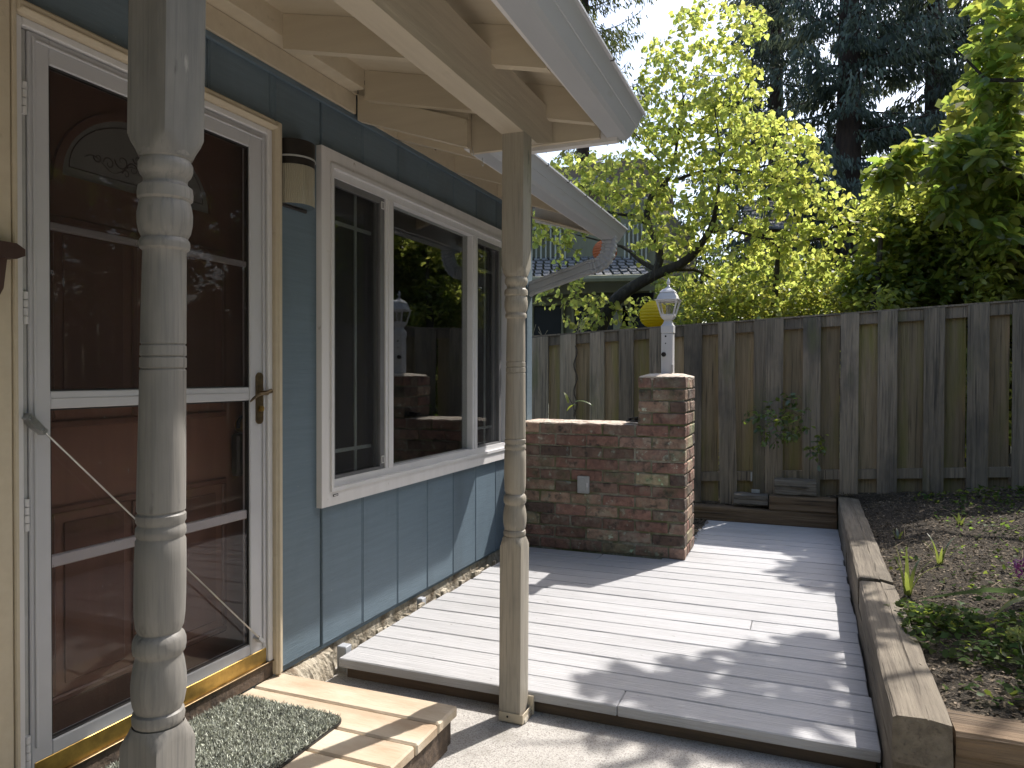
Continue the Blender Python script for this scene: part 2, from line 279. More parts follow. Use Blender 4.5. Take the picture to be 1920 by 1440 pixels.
def bulk(name, V, F, mat, parent=None, smooth=False, **props):
    """V (n,k,3), F list of equal-length faces over the k verts"""
    V = np.asarray(V, np.float32); n, k, _ = V.shape; F = np.asarray(F, np.int32); fs, c = F.shape
    me = bpy.data.meshes.new(name); me.vertices.add(n*k); me.vertices.foreach_set('co', V.reshape(-1))
    L = (F[None]+(np.arange(n)*k)[:, None, None]).reshape(-1).astype(np.int32)
    me.loops.add(len(L)); me.loops.foreach_set('vertex_index', L); me.polygons.add(n*fs)
    me.polygons.foreach_set('loop_start', np.arange(n*fs, dtype=np.int32)*c); me.polygons.foreach_set('loop_total', np.full(n*fs, c, np.int32))
    me.update(calc_edges=True); me.materials.append(M[mat])
    if smooth: me.polygons.foreach_set('use_smooth', [True]*len(me.polygons))
    return link(name, me, parent, **props)
HEART = (np.array([(0, 0, 0), (0, .4, -.03), (0, 1, -.12), (-.30, -.12, .05), (-.50, .28, .09), (-.27, .72, .02), (.30, -.12, .05), (.50, .28, .09), (.27, .72, .02)]), [(0, 1, 4, 3), (1, 2, 5, 4), (0, 6, 7, 1), (1, 7, 8, 2)])
OVAL = (np.array([(0, 0, 0), (0, .5, .03), (0, 1, -.10), (-.15, .15, .03), (-.24, .5, .09), (-.16, .84, -.02), (.15, .15, .03), (.24, .5, .09), (.16, .84, -.02)]), HEART[1])
RHOMB = (np.array([(0, 0, 0), (-.32, .45, .08), (0, 1, 0), (.32, .45, .08)]), [(0, 3, 2, 1)])
NEED = (np.array([(0, 0, 0), (-.10, .3, 0), (0, 1, 0), (.10, .3, 0)]), [(0, 3, 2, 1)])
def unit(a): return a/(np.linalg.norm(a, axis=-1, keepdims=True)+1e-9)
def leafset(P, D, Nn, size, tpl):
    """P origins, D length direction, Nn approx normal, size (n,)"""
    D = unit(D); X = unit(np.cross(D, Nn)); Z = np.cross(X, D); T = tpl[0]
    return P[:, None]+size[:, None, None]*(T[None, :, 0:1]*X[:, None]+T[None, :, 1:2]*D[:, None]+T[None, :, 2:3]*Z[:, None])

def crown(targets, skel, lpt, size, droop=.5, step=.045, start=.25, sag=.08, tw=.006, flat=.6, jitter=.03):
    """grow a twig from the nearest existing wood to each target, leaves along it; returns twig MB and leaf arrays"""
    nodes = [np.array(s, float) for s in skel]; tws = MB(); P = []; D = []
    T = np.array(targets); A = np.array(nodes)
    order = np.argsort([np.min(np.linalg.norm(A-t, axis=1)) for t in T])
    cap = len(nodes)+len(T)*4; B = np.zeros((cap, 3)); nb = len(nodes); B[:nb] = A
    for oi in order:
        t = T[oi]; d = np.linalg.norm(B[:nb]-t, axis=1); j = int(np.argmin(d)); p0 = B[j].copy(); L = d[j]
        if L < .03: continue
        k = max(3, min(7, int(L/.15)+2)); bend = rng.normal(0, .10*L, 3); pts = []
        for i in range(k):
            u = i/(k-1); q = p0*(1-u)+t*u+bend*math.sin(math.pi*u)*.6; q[2] += sag*L*math.sin(math.pi*u)*1.5; pts.append(q)
        tws.tube(pts, [max(.0015, tw*min(1.5, L)*(1-.8*i/(k-1))+.0012) for i in range(k)], 3, False)
        for q in (pts[k//2], pts[-1]): B[nb] = q; nb += 1
        n = max(2, int(lpt*(.5+L))); 
        for i in range(n):
            u = start+(1-start)*(i+.5)/n if L < .9 else 1-(i+.5)/n*min(1, .9/L)
            s = u*(k-1); a = min(int(s), k-2); q = pts[a]+(pts[a+1]-pts[a])*(s-a)
            dr = unit(pts[a+1]-pts[a]); side = unit(np.cross(dr, [0, 0, 1]))*(1 if i % 2 else -1)
            P.append(q+rng.normal(0, jitter, 3)); D.append(dr*.35+side*.8+np.array([0, 0, -droop])+rng.normal(0, .35, 3))
    P = np.array(P); D = np.array(D); n = len(P)
    Nn = np.array([0, 0, 1.])*flat+rng.normal(0, .55, (n, 3)); sz = size*rng.uniform(.65, 1.25, n)
    return tws, P, D, Nn, sz
def blobs(lst, n):
    """lst of (px,py,rx,ry,Y,dY,weight): random points"""
    wt = np.array([b[2]*b[3]*b[6] for b in lst], float); wt /= wt.sum(); out = []
    for i in rng.choice(len(lst), n, p=wt):
        px, py, rx, ry, Y, dY, _ = lst[i]; a = rng.uniform(0, 2*math.pi); r = math.sqrt(rng.uniform(0, 1))
        out.append(at(px+rx*r*math.cos(a), py+ry*r*math.sin(a), Y+rng.uniform(-dY, dY)))
    return out
def spaced(lst, n, dmin):
    out = np.zeros((0, 3)); c = blobs(lst, n*5)
    for p in c:
        if len(out) == 0 or np.min(np.sum((out-p)**2, 1)) > dmin*dmin: out = np.vstack([out, p])
        if len(out) >= n: break
    return list(out)
def polyresample(pts, st=.15):
    out = []
    for a, b in zip(pts[:-1], pts[1:]):
        n = max(1, int(np.linalg.norm(b-a)/st))
        out += [a+(b-a)*i/n for i in range(n)]
    return out+[pts[-1]]
def limbpath(px, smooth=3):
    P = [at(a, b, c) for a, b, c, _ in px]; R = [d for *_, d in px]
    for _ in range(smooth and 1):
        Q = [P[0]]; S_ = [R[0]]
        for i in range(len(P)-1):
            Q += [P[i]*.75+P[i+1]*.25, P[i]*.25+P[i+1]*.75]; S_ += [R[i]*.75+R[i+1]*.25, R[i]*.25+R[i+1]*.75]
        Q.append(P[-1]); S_.append(R[-1]); P, R = Q, S_
    return P, R

# ------------------------------------------------------------ the setting: ground, path, garden soil
def grid(name, xs, ys, fz, mat, **pr):
    V = [(x, y, fz(x, y)) for y in ys for x in xs]; n = len(xs)
    F = [(j*n+i, j*n+i+1, (j+1)*n+i+1, (j+1)*n+i) for j in range(len(ys)-1) for i in range(n-1)]
    return MB().add(V, F).build(name, mat, smooth=True, **pr)
def far(a, b, lo, hi, st): return sorted(set([lo, lo/3, lo/10]+list(np.arange(a, b, st))+[hi/10, hi/3, hi]))
grid('ground', [-400, -100, -30, -12, -5, 0, 2, 4, 8, 15, 40, 120, 400], [-300, -80, -20, -6, 0, 3, 6.2, 6.24, 9, 15, 30, 80, 200, 600], lambda x, y: -.16 if y < 6.22 else .02, 'lawn', kind='structure')
def bz(x, y):
    e = max(0, min(1, (x-2.2)/.4)); base = .165+.05*e
    base += .055*max(0, y-3.0)*max(0, min(1, (x-2.1)/1.2))*.8+.05*max(0, x-2.6)
    if y > 6.28 or x < 2.1:
        base = .085+.13*max(0, min(1, (x-1.5)/.5))+max(0, min(.2, .1*(x-2)))
    return base+.018*math.sin(3.1*x+1.7*y)*math.sin(2.3*y-x)+.010*math.sin(9*x+2*y)*math.sin(8*y-3*x)
grid('garden_soil', list(np.arange(2.17, 6, .06))+[6.5, 8, 12, 20], list(np.arange(2.40, 9, .06)), bz, 'soil', kind='structure')
grid('border_soil', list(np.arange(-.6, 2.30, .06)), list(np.arange(6.24, 9, .06)), bz, 'soil', kind='structure')
grid('mulch_strip', list(np.arange(.5, 1.2, .05)), list(np.arange(5.1, 6.3, .05)), lambda x, y: -.012+.012*math.sin(9*x+4*y), 'soil', kind='structure')
MB().box(-.02, 6, -5, 1.30, -.20, -.085, .004).box(-.02, 6, 1.312, 2.75, -.20, -.085, .004).build('concrete_path', 'path', kind='structure')

# ------------------------------------------------------------ the house: siding, trim
house = thing('house', 'blue board sided house wall with cream eaves and white window and door', 'house', (0, 3, 0))
def hp(name, mb, mat, parent=None, smooth=False, **p): return mb.build(name, mat, parent or house, smooth, **p)
WIN = (2.49, 4.60, .627, 2.105); DOOR = (1.235, 2.245, .05, 2.112)
hp('wall_core', MB().box(-.14, -.0105, -4, DOOR[0]+.01, -.02, 2.46, .001).box(-.14, -.0105, DOOR[0]+.01, DOOR[1]-.01, DOOR[3]-.01, 2.46, .001).box(-.14, -.0105, DOOR[1]-.01, WIN[0]+.03, .028, 2.46, .001)
   .box(-.14, -.0105, WIN[0]+.03, WIN[1]-.03, .028, WIN[2]+.03, .001).box(-.14, -.0105, WIN[0]+.03, WIN[1]-.03, WIN[3]-.03, 2.46, .001).box(-.14, -.0105, WIN[1]-.03, 4.95, .028, 2.46, .001).box(-5, -.15, 4.85, 4.955, .0, 2.46, .001), 'blue')
def panel(y0, y1, z0, z1):
    m = MB(); m.box(-.009, 0, y0+.011, y1, z0, z1, .0025); m.box(-.0095, -.0035, y0+.003, y0+.012, z0, z1, .001); hp('siding_panel', m, 'blue')
ys = [2.212+.3048*k for k in range(-4, 10)]
for a in ys:
    b = a+.3048-.002
    segs = []
    for z0, z1 in ((.052-.006*(a-2.2), 2.306),):
        lo, hi = a, min(b, 4.862)
        if hi <= lo: continue
        # split round door and window
        parts = [(lo, hi, z0, z1)]
        for (h0, h1, g0, g1) in ((DOOR[0]+.01, DOOR[1]-.01, -1, DOOR[3]-.01), (WIN[0]+.03, WIN[1]-.03, WIN[2]+.03, WIN[3]-.03)):
            new = []
            for (p0, p1, q0, q1) in parts:
                if p1 <= h0 or p0 >= h1: new.append((p0, p1, q0, q1)); continue
                if p0 < h0: new.append((p0, h0, q0, q1))
                if p1 > h1: new.append((h1, p1, q0, q1))
                c0, c1 = max(p0, h0), min(p1, h1)
                if g0 > q0: new.append((c0, c1, q0, g0))
                if g1 < q1: new.append((c0, c1, g1, q1))
            parts = new
        for (p0, p1, q0, q1) in parts:
            if p1-p0 > .015 and p0 > 1.0 or p1 > 2: panel(p0, p1, q0, q1)
hp('corner_board', MB().box(.001, .022, 4.862, 4.965, .03, 2.31, .003), 'blue')
hp('foundation', MB().box(-.13, -.018, 2.2, 4.95, -.2, .045, .006, .004), 'found')
# crumbly concrete ledge between foundation and siding
nx_, V = 6, []; yy_ = np.arange(2.245, 2.60, .012)
for y in yy_:
    e = .5+.5*math.sin(13*y)*math.sin(29*y+1); wide = 1 if y < 2.56 else .35
    pr_ = [(-.03, .03), (-.012, .012+.012*e), (.008*wide+.008*e, -.002+.01*e), (.02*wide+.014*e*wide, -.03), (.034*wide+.012*e, -.085), (.05*wide, -.18)]
    for (a_, b_) in pr_: V.append((a_+random.uniform(-.004, .004), y, min(b_, .024)+random.uniform(-.006, .004)))
F = [(j*nx_+i, j*nx_+i+1, (j+1)*nx_+i+1, (j+1)*nx_+i) for j in range(len(yy_)-1) for i in range(nx_-1)]
hp('foundation_ledge', MB().add(V, F), 'found')
g = MB()
for i in range(26):
    y = random.uniform(2.62, 4.4); g.box(random.uniform(.03, .045), random.uniform(.05, .065), y, y+random.uniform(.01, .05), -.03, random.uniform(.0, .016), .002, .004)
hp('foundation_crumbs', g, 'found', kind='stuff')
hp('sill_board', MB().box(-.06, .012, 1.25, 2.236, .046, .103, .003), 'joist')
hp('brass_sill', MB().box(-.06, .020, 1.262, 2.222, .1045, .110, .001), 'dbrass')
hp('top_trim', MB().box(.0, .016, .9, 4.97, 2.288, 2.309, .002), 'blue')
hp('frieze_board', MB().box(-.02, .024, -3.2, 2.741, 2.310, 2.392, .002), 'cream')
hp('ledger_end', MB().box(-.02, .03, 2.702, 2.742, 2.393, 2.50, .001), 'cream')
hp('ledger', MB().box(-.02, .092, -3.2, 2.7015, 2.394, 2.50, .002), 'cream')
for (y0, y1) in ((1.24-.12, 1.234),):
    hp('wall_trim', MB().box(.001, .03, y0, y1, -.05, 2.35, .004), 'cream')
# door casing (cream brick mould) in three lengths
bm = MB(); bm.box(.0, .034, DOOR[1]-.036, DOOR[1], .05, DOOR[3], .006).box(.0, .040, DOOR[1]-.030, DOOR[1]-.018, .05, DOOR[3]-.012, .004)
bm.box(.0, .034, DOOR[0]+.0, DOOR[0]+.012, .05, DOOR[3], .003); bm.box(.0, .034, DOOR[0]+.012, DOOR[1]-.036, DOOR[3]-.036, DOOR[3], .006).box(.0, .040, DOOR[0]+.02, DOOR[1]-.03, DOOR[3]-.030, DOOR[3]-.018, .004)
hp('door_casing', bm, 'cream')
# roof over the eave and porch
def rz(x): return 2.498-.222*x      # porch sheathing underside
def mz(x): return 2.462-.33*x       # main eave sheathing underside
def slab(y0, y1, x0, x1, fz, t0, t1):
    return MB().prism([(x0, fz(x0)+t0), (x1, fz(x1)+t0), (x1, fz(x1)+t1), (x0, fz(x0)+t1)], 1, y0, y1)
hp('porch_sheathing', slab(-3.2, 2.84, -.05, 1.118, rz, 0, .016), 'cream')
hp('porch_roofing', slab(-3.25, 2.87, -.05, 1.15, rz, .018, .03), 'shingle')
hp('main_roof', MB().prism([(-6, mz(-6)+.03), (.0, mz(0)+.03), (.0, mz(0)+.06), (-6, mz(-6)+.06)], 1, -3.2, 5.08), 'shingle')
hp('eave_sheathing', slab(2.845, 5.09, -.14, .540, mz, .0, .016), 'cream'); hp('eave_roofing', slab(2.88, 5.11, -.02, .565, mz, .018, .03), 'shingle')
def rafter(y, x0=.0, x1=1.1, f=rz, d=.128, t=.038, name='rafter'):
    hp(name, MB().prism([(x0, f(x0)-d), (x1, f(x1)-d), (x1, f(x1)-.001), (x0, f(x0)-.001)], 1, y, y+t), 'cream')
for y in (2.171, 1.561, .951, .341, -.27, -.88, -1.5, -2.1, -2.7): rafter(y, .093, 1.102)
rafter(2.702, .093, 1.102)
hp('beam', MB().prism([(-3.2, 2.046), (2.598, 2.040), (2.775, 2.094), (2.775, 2.215), (-3.2, 2.215)], 0, .832, .915), 'creamy')
hp('porch_fascia', MB().box(1.103, 1.121, -3.2, 2.86, 2.128, 2.262, .002), 'trimw')
hp('step_infill', MB().prism([(-.04, mz(-.04)+.032), (.5415, mz(.5415)+.032), (.5415, rz(.5415)-.002), (-.04, rz(-.04)-.002)], 1, 2.80, 2.82), 'cream')
hp('rake_infill', MB().prism([(.5435, 2.098), (1.10, 2.10), (1.10, rz(1.10)-.002), (.5435, rz(.5435)-.002)], 1, 2.80, 2.822), 'cream')
hp('rake_board', MB().prism([(.70, 2.084), (1.165, 2.088), (1.165, 2.245), (1.10, 2.262), (.70, 2.342)], 1, 2.824, 2.862), 'trimw')
# stepped barge boards of the main eave
hp('barge_board', MB().prism([(.03, 2.283), (.558, 2.107), (.558, 2.222), (.03, 2.396)], 1, 2.742, 2.78), 'cream')
hp('barge_board', MB().prism([(.03, 2.398), (.558, 2.224), (.558, 2.272), (.03, 2.446)], 1, 2.752, 2.782), 'cream')
for y in (3.10, 3.715, 4.33): rafter(y, -.02, .521, mz, .145, .038, 'rafter_tail')
hp('rafter_tail', MB().prism([(.0, mz(0)-.17), (.60, mz(.60)-.12), (.60, mz(.60)+.012), (.0, mz(0)+.012)], 1, 5.075, 5.095), 'trimw')
hp('soffit_board', MB().box(.0, .52, 4.965, 5.07, 2.16, 2.17, .001, shear=lambda x, y, z: (x, y, z+.15-.33*x)), 'cream')
for y0, y1 in ((2.79, 3.098), (3.14, 3.713), (3.755, 4.328), (4.37, 4.97)):
    bl = hp('eave_blocking', MB().box(.0, .02, y0, y1, 2.309, 2.452, .001), 'cream')
    if y0 > 3.7 or y1 < 3.2: continue
    for yy in (3.40, 3.48):
        m = MB(); n = 14; V = [(.0215, yy+.022*math.cos(2*math.pi*k/n), 2.385+.022*math.sin(2*math.pi*k/n)) for k in range(n)]
        m.add(V, [tuple(range(n))]); m.build('vent_hole', 'black', bl)
hp('eave_fascia', MB().box(.523, .542, 2.783, 5.072, 2.112, 2.285, .002), 'trimw')
def gutter(y0, y1, x, z, dz, endcap=True):
    pr = [(0, 0), (.072, -.002), (.086, .008), (.108, .043), (.1115, .044), (.136, .084), (.146, .084), (.146, .092), (.130, .092), (.105, .052), (.078, .012), (.004, .006), (.004, .11), (0, .11)]
    V = []; n = len(pr)
    for y, dd in ((y0, dz), (y1, 0)):
        V += [(x+a, y, z+b+dd) for a, b in pr]
    m = MB().add(V, [(i, (i+1) % n, n+(i+1) % n, n+i) for i in range(n)]+[tuple(range(n, 2*n))])
    cp = [(0, 0), (.072, -.002), (.086, .008), (.108, .043), (.136, .084), (.146, .092), (0, .11)]
    for yy in (y0, y1): m.prism([(x+a, z+b+(dz if yy == y0 else 0)) for a, b in cp], 1, yy-.001, yy+.0015)
    return m
ga = hp('gutter', gutter(-3.2, 2.868, 1.1225, 2.103, .10), 'gutter', label='white gutter along the porch roof edge')
gb = hp('gutter', gutter(2.824, 5.078, .544, 2.103, .0), 'gutter', label='white gutter along the house eave')
for gg, x, z, y0, y1, dd in ((ga, 1.1225, 2.103, 0, 2.8, .10), (gb, .544, 2.103, 2.95, 5.03, 0)):
    for i in range(6):
        y = y0+.1+(y1-y0-.1)*i/6; zz = z+dd*(2.868-y)/6.07
        MB().box(x+.134, x+.149, y, y+.004, zz+.082, zz+.096, .001).build('gutter_clip', 'dark', gg)
# downspout: outlet, ribbed elbow, sloping length, along the eave end back to the corner
P0, P1, P2, P3 = at(1143, 440, 4.95), at(1144, 474, 4.95), at(1106, 501, 4.95), at(996, 541, 4.93)
cen = []
for i in range(17):
    t = i/16; a = P0*(1-t)**3+3*P1*(1-t)**2*t*.9+3*P1*(1-t)**2*t*.1+3*(at(1138, 497, 4.95))*(1-t)*t*t+P2*t**3; cen.append(a)
dn = MB(); n = 8
def recttube(m, pts, hw, hh, ribs=False):
    V = []
    for i, p in enumerate(pts):
        d = unit(pts[min(i+1, len(pts)-1)]-pts[max(i-1, 0)]); s = np.array([0, 1., 0]); s = unit(s-d*(s@d)); u = np.cross(d, s)
        k = 1+(.12 if ribs and (i//2) % 2 else 0)
        prof = [(-1, -1), (-.6, -1), (-.5, -.8), (-.4, -1), (.4, -1), (.5, -.8), (.6, -1), (1, -1), (1, -.6), (.82, -.5), (1, -.4), (1, .4), (.82, .5), (1, .6), (1, 1), (.6, 1), (.5, .8), (.4, 1), (-.4, 1), (-.5, .8), (-.6, 1), (-1, 1), (-1, .6), (-.82, .5), (-1, .4), (-1, -.4), (-.82, -.5), (-1, -.6)]
        for a, b in prof: V.append(p+s*a*hw*k+u*b*hh*k)
    q = 28; F = [(i*q+j, i*q+(j+1) % q, (i+1)*q+(j+1) % q, (i+1)*q+j) for i in range(len(pts)-1) for j in range(q)]
    F += [tuple(range(q))[::-1], tuple(range((len(pts)-1)*q, len(pts)*q))]; m.add(V, F)
cc = polyresample([np.array(p) for p in cen], .006)
recttube(dn, cc, .030, .043, True)
down = hp('downspout', dn, 'gutter')
m = MB(); recttube(m, [P2+(P2-P3)*.02, P3*.5+P2*.5, P3, P3+np.array([-.03, 0, -.02])], .032, .045); recttube(m, [P3+np.array([-.02, 0, 0.01]), P3+np.array([-.045, .0, -.06]), P3+np.array([-.05, 0, -1.2])], .026, .036); m.build('downspout_length', 'gutter', down)
# hooks under the gutters
for p in (atx(886, 285, .60), atx(905, 305, .60), at(1021, 119, 2.30)):
    pts = [p+np.array([0, 0, .02])] + [p+np.array([.0, .010*math.cos(a), .010*math.sin(a)-.004]) for a in np.linspace(1.57, -3.0, 9)]
    hp('cup_hook', MB().tube(pts, .0014, 6), 'steel')
# interior box so the glass looks into a dim room
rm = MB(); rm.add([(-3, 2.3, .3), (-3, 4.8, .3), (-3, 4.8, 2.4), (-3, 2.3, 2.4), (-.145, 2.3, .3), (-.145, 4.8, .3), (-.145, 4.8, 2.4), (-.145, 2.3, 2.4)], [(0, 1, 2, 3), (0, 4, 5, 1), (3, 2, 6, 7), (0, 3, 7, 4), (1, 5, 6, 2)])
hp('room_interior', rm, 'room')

# ------------------------------------------------------------ window
y0, y1, z0, z1 = WIN
def mitre_frame(m, ya, yb, za, zb, wd, x0, x1):
    O = [(ya, za), (yb, za), (yb, zb), (ya, zb)]; I = [(ya+wd, za+wd), (yb-wd, za+wd), (yb-wd, zb-wd), (ya+wd, zb-wd)]; g = .0006
    for i in range(4):
        j = (i+1) % 4
        m.prism([O[i], O[j], I[j], I[i]], 0, x0, x1)
tw = MB(); mitre_frame(tw, y0, y1, z0, z1, .058, .0, .026)
win = hp('window', tw, 'trimw', label='white framed three pane window')
fr = MB(); mitre_frame(fr, y0+.058, y1-.058, z0+.058, z1-.058, .016, -.01, .034); mitre_frame(fr, y0+.074, y1-.074, z0+.074, z1-.074, .030, -.06, .014); fr.build('window_frame', 'white', win)
gz0, gz1 = .727, 2.004
for (a, b) in ((3.007, 3.079), (3.982, 4.051)): MB().box(-.06, .010, a, b, gz0, gz1, .003).box(-.05, .016, a+.02, b-.02, gz0, gz1, .002).build('mullion', 'white', win)
MB().box(-.03, -.027, 3.075, 3.985, gz0-.02, gz1+.02, .0005).build('pane', 'glass', win)
for (a, b, lr) in ((2.602, 3.008, 0), (4.051, 4.44, 1)):
    MB().box(-.045, -.042, a-.01, b+.01, gz0-.02, gz1+.02, .0005).build('pane', 'glass', win)
    s = MB(); s.box(-.02, .004, a, a+.012, gz0, gz1, .001).box(-.02, .004, b-.040, b-.004, gz0, gz1, .002).box(-.02, .004, a+.012, b-.04, gz0, gz0+.016, .001).box(-.02, .004, a+.012, b-.04, gz1-.030, gz1, .001)
    sc = s.build('screen_frame', 'sash', win)
    MB().add([(-.006, a+.01, gz0+.01), (-.006, b-.03, gz0+.01), (-.006, b-.03, gz1-.02), (-.006, a+.01, gz1-.02)], [(0, 1, 2, 3)]).build('insect_screen', 'screen', win)
    gb_ = MB()
    for z in (.838, 1.837): gb_.box(-.060, -.052, a, b-.03, z-.008, z+.008, .001)
    for y in (a+.025, a+.25): gb_.box(-.0595, -.0525, y-.008, y+.008, gz0, gz1, .001)
    gb_.build('grid_bar', 'grid', win)
    if not lr:
        for z in (gz0+.03, gz1-.055):
            l_ = MB(); l_.box(.004, .010, b-.034, b-.030, z, z+.035, .001).box(.004, .010, b-.014, b-.010, z, z+.035, .001).box(.004, .010, b-.030, b-.014, z, z+.004, .001).box(.004, .010, b-.030, b-.014, z+.031, z+.035, .001); l_.build('screen_latch', 'white', win)
MB().box(.026, .028, 2.565, 2.602, z0+.036, z0+.046, .001).build('weep_vent', 'dark', win); MB().box(.0281, .0286, 2.570, 2.597, z0+.039, z0+.043, .0003).build('weep_flap', 'white', win)
MB().tube([(-.034, 4.40, .75), (-.034, 4.40, 2.0)], .0015, 4).build('blind_cord', 'grey', win)

# ------------------------------------------------------------ storm door and entry door
sd = MB(); ya, yb = 1.292, 2.182
sd.box(-.03, .006, ya, 1.350, .108, 2.052, .003).box(-.03, .006, 2.098, yb, .108, 2.052, .003)
sd.box(-.03, .0055, 1.350, 2.098, .160, .200, .003).box(-.03, .0055, 1.350, 2.098, 1.985, 2.052, .003)
sd.box(.006, .011, 1.302, 1.310, .2, 2.04, .002).box(.006, .012, 2.160, 2.168, .17, 2.04, .002).box(.006, .012, 1.31, 2.160, 2.028, 2.036, .002)
storm = hp('storm_door', sd, 'door', label='white storm door with full length glass and brass handle')
MB().box(-.03, .0035, 1.350, 2.098, 1.080, 1.127, .003).box(.0035, .006, 1.352, 2.096, 1.106, 1.1075, .0005).build('middle_rail', 'door', storm)
MB().box(-.024, -.006, 1.350, 2.098, 1.557, 1.577, .003).build('muntin', 'door', storm); MB().box(-.024, -.006, 1.350, 2.098, .655, .687, .003).build('muntin', 'door', storm)
gk = MB()
for (a, b) in ((.2, 1.08), (1.127, 1.985)):
    gk.box(-.016, .001, 1.350, 1.3545, a, b, .001).box(-.016, .001, 2.0935, 2.098, a, b, .001).box(-.016, .001, 1.3545, 2.0935, a, a+.0045, .001).box(-.016, .001, 1.3545, 2.0935, b-.0045, b, .001)
gk.build('glazing_gasket', 'black', storm)
for (a, b) in ((.198, 1.083), (1.124, 1.988)): MB().box(-.005, -.003, 1.348, 2.10, a, b, .0003).build('glass_pane', 'dglass', storm)
MB().add([(-.0015, 1.3545, 1.1315), (-.0015, 2.0935, 1.1315), (-.0015, 2.0935, 1.9805), (-.0015, 1.3545, 1.9805)], [(0, 1, 2, 3)]).build('insect_screen', 'dscreen', storm)
MB().box(-.02, .0085, 1.30, 2.178, .110, .163, .001).build('kick_plate', 'brass', storm)
jm = MB(); jm.box(-.06, .015, 2.184, 2.2085, .104, 2.076, .003).box(-.06, .015, 1.2475, 1.272, .104, 2.076, .003).box(-.06, .015, 1.272, 2.184, 2.054, 2.076, .003)
hp('door_jamb', jm, 'white')
MB().box(-.02, .002, 1.274, 1.2895, .108, 2.05, .002).build('hinge_leaf', 'grey', storm)
for zc in (1.873, 1.34, .81, .2):
    for k in range(4): MB().tube([(.008, 1.281, zc-.04+k*.021), (.008, 1.281, zc-.021+k*.021)], .0065, 10).build('hinge_barrel', 'white', storm)
# handle
hb = MB(); pl = []; 
for k in range(20):
    t = 2*math.pi*k/20; pl.append((2.143+.0175*math.cos(t), (1.162 if math.sin(t) > 0 else 1.010)+.0175*math.sin(t)))
hb.prism(pl, 0, .006, .0125)
hd = hb.build('handle_plate', 'dbrass', storm, True)
pts = [(.030, 2.180, 1.112), (.034, 2.165, 1.110), (.040, 2.140, 1.103), (.042, 2.115, 1.104), (.040, 2.098, 1.098), (.036, 2.083, 1.088), (.030, 2.072, 1.076)]
MB().tube(pts, [.009, .0075, .006, .0058, .0055, .005, .003], 10).tube([(.0125, 2.150, 1.105), (.04, 2.150, 1.106)], .009, 12).build('lever', 'dbrass', storm, True)
MB().tube([(.0125, 2.146, 1.048), (.020, 2.146, 1.048)], .011, 16).box(.02, .028, 2.140, 2.152, 1.046, 1.050, .002).build('key_cylinder', 'brass', storm, True)
# closer rod
a_, b_ = np.array([.030, 1.285, 1.052]), np.array([.030, 2.127, .211])
MB().tube([a_, b_], .0028, 8).build('closer_rod', 'steel', storm, True)
d_ = unit(b_-a_); s_ = np.array([0, -d_[2], d_[1]])
MB().prism([tuple((a_-d_*.02+s_*.009)[1:]), tuple((a_+d_*.045+s_*.008)[1:]), tuple((a_+d_*.045-s_*.008)[1:]), tuple((a_-d_*.02-s_*.009)[1:])], 0, .0065, .034).build('closer_bracket', 'steel', storm)
for t in (-.01, .035): MB().tube([a_+d_*t+np.array([.003, 0, 0]), a_+d_*t+np.array([.008, 0, 0])], .0045, 10).build('screw_head', 'steel', storm, True)
MB().prism([tuple((b_-d_*.02+s_*.006)[1:]), tuple((b_+d_*.012+s_*.006)[1:]), tuple((b_+d_*.012-s_*.006)[1:]), tuple((b_-d_*.02-s_*.006)[1:])], 0, .0065, .034).build('closer_bracket', 'steel', storm)
# entry door behind
DX = -.105
ed = hp('entry_door', MB().box(DX-.045, DX, 1.30, 2.215, .08, 2.08, .003), 'redbrown', label='dark red wooden entry door with arched fanlight')
hp('door_reveal', MB().box(DX, -.032, 1.262, 1.296, .08, 2.10, .001).box(DX, -.032, 2.186, 2.24, .08, 2.10, .001).box(DX, -.032, 1.296, 2.186, 2.062, 2.10, .001), 'redtrim')
hp('threshold', MB().box(DX, -.061, 1.29, 2.19, .046, .100, .003), 'redtrim')
def mould(m, ya, yb, za, zb, wd=.022, h=.010):
    for (a, b, c, d) in ((ya, yb, za, za+wd), (ya, yb, zb-wd, zb), (ya, ya+wd, za+wd, zb-wd), (yb-wd, yb, za+wd, zb-wd)): m.box(DX, DX+h, a, b, c, d, .006)
    m.box(DX, DX+.005, ya+.05, yb-.05, za+.05, zb-.05, .004)
for (a, b) in ((1.415, 1.715), (1.80, 2.095)):
    for (c, d) in ((.24, .80), (.90, 1.06) if False else (1.02, 1.62)):
        m = MB(); mould(m, a, b, c, d); m.build('door_panel', 'redtrim', ed)
cy, cz_, ra, rb = 1.735, 1.715, .305, .265
n = 28; out = [(cy+ra*math.cos(math.pi*k/n), cz_+rb*math.sin(math.pi*k/n)) for k in range(n+1)]
inn = [(cy+(ra-.028)*math.cos(math.pi*k/n), cz_+.02+(rb-.045)*math.sin(math.pi*k/n)) for k in range(n+1)]
V = []; 
for x in (DX, DX+.014):
    V += [(x, *p) for p in out] + [(x, *p) for p in inn]
k_ = n+1; F = []
for i in range(n):
    F += [(2*k_+i, 2*k_+i+1, 3*k_+i+1, 3*k_+i), (i, i+1, 2*k_+i+1, 2*k_+i), (k_+i, k_+i+1, 3*k_+i+1, 3*k_+i)]
F += [(2*k_, 3*k_, 3*k_+n, 2*k_+n)]
MB().add(V, F).build('fanlight_moulding', 'redbrown', ed)
MB().prism(inn, 0, DX, DX+.004).build('fanlight_glass', 'fan', ed)
et = MB(); xx = DX+.0055
et.tube([(xx, cy+(ra-.055)*math.cos(t), cz_+.05+(rb-.095)*math.sin(t)) for t in np.linspace(0, math.pi, 26)], .0018, 4).tube([(xx, cy-(ra-.055), cz_+.05), (xx, cy+(ra-.055), cz_+.05)], .0018, 4)
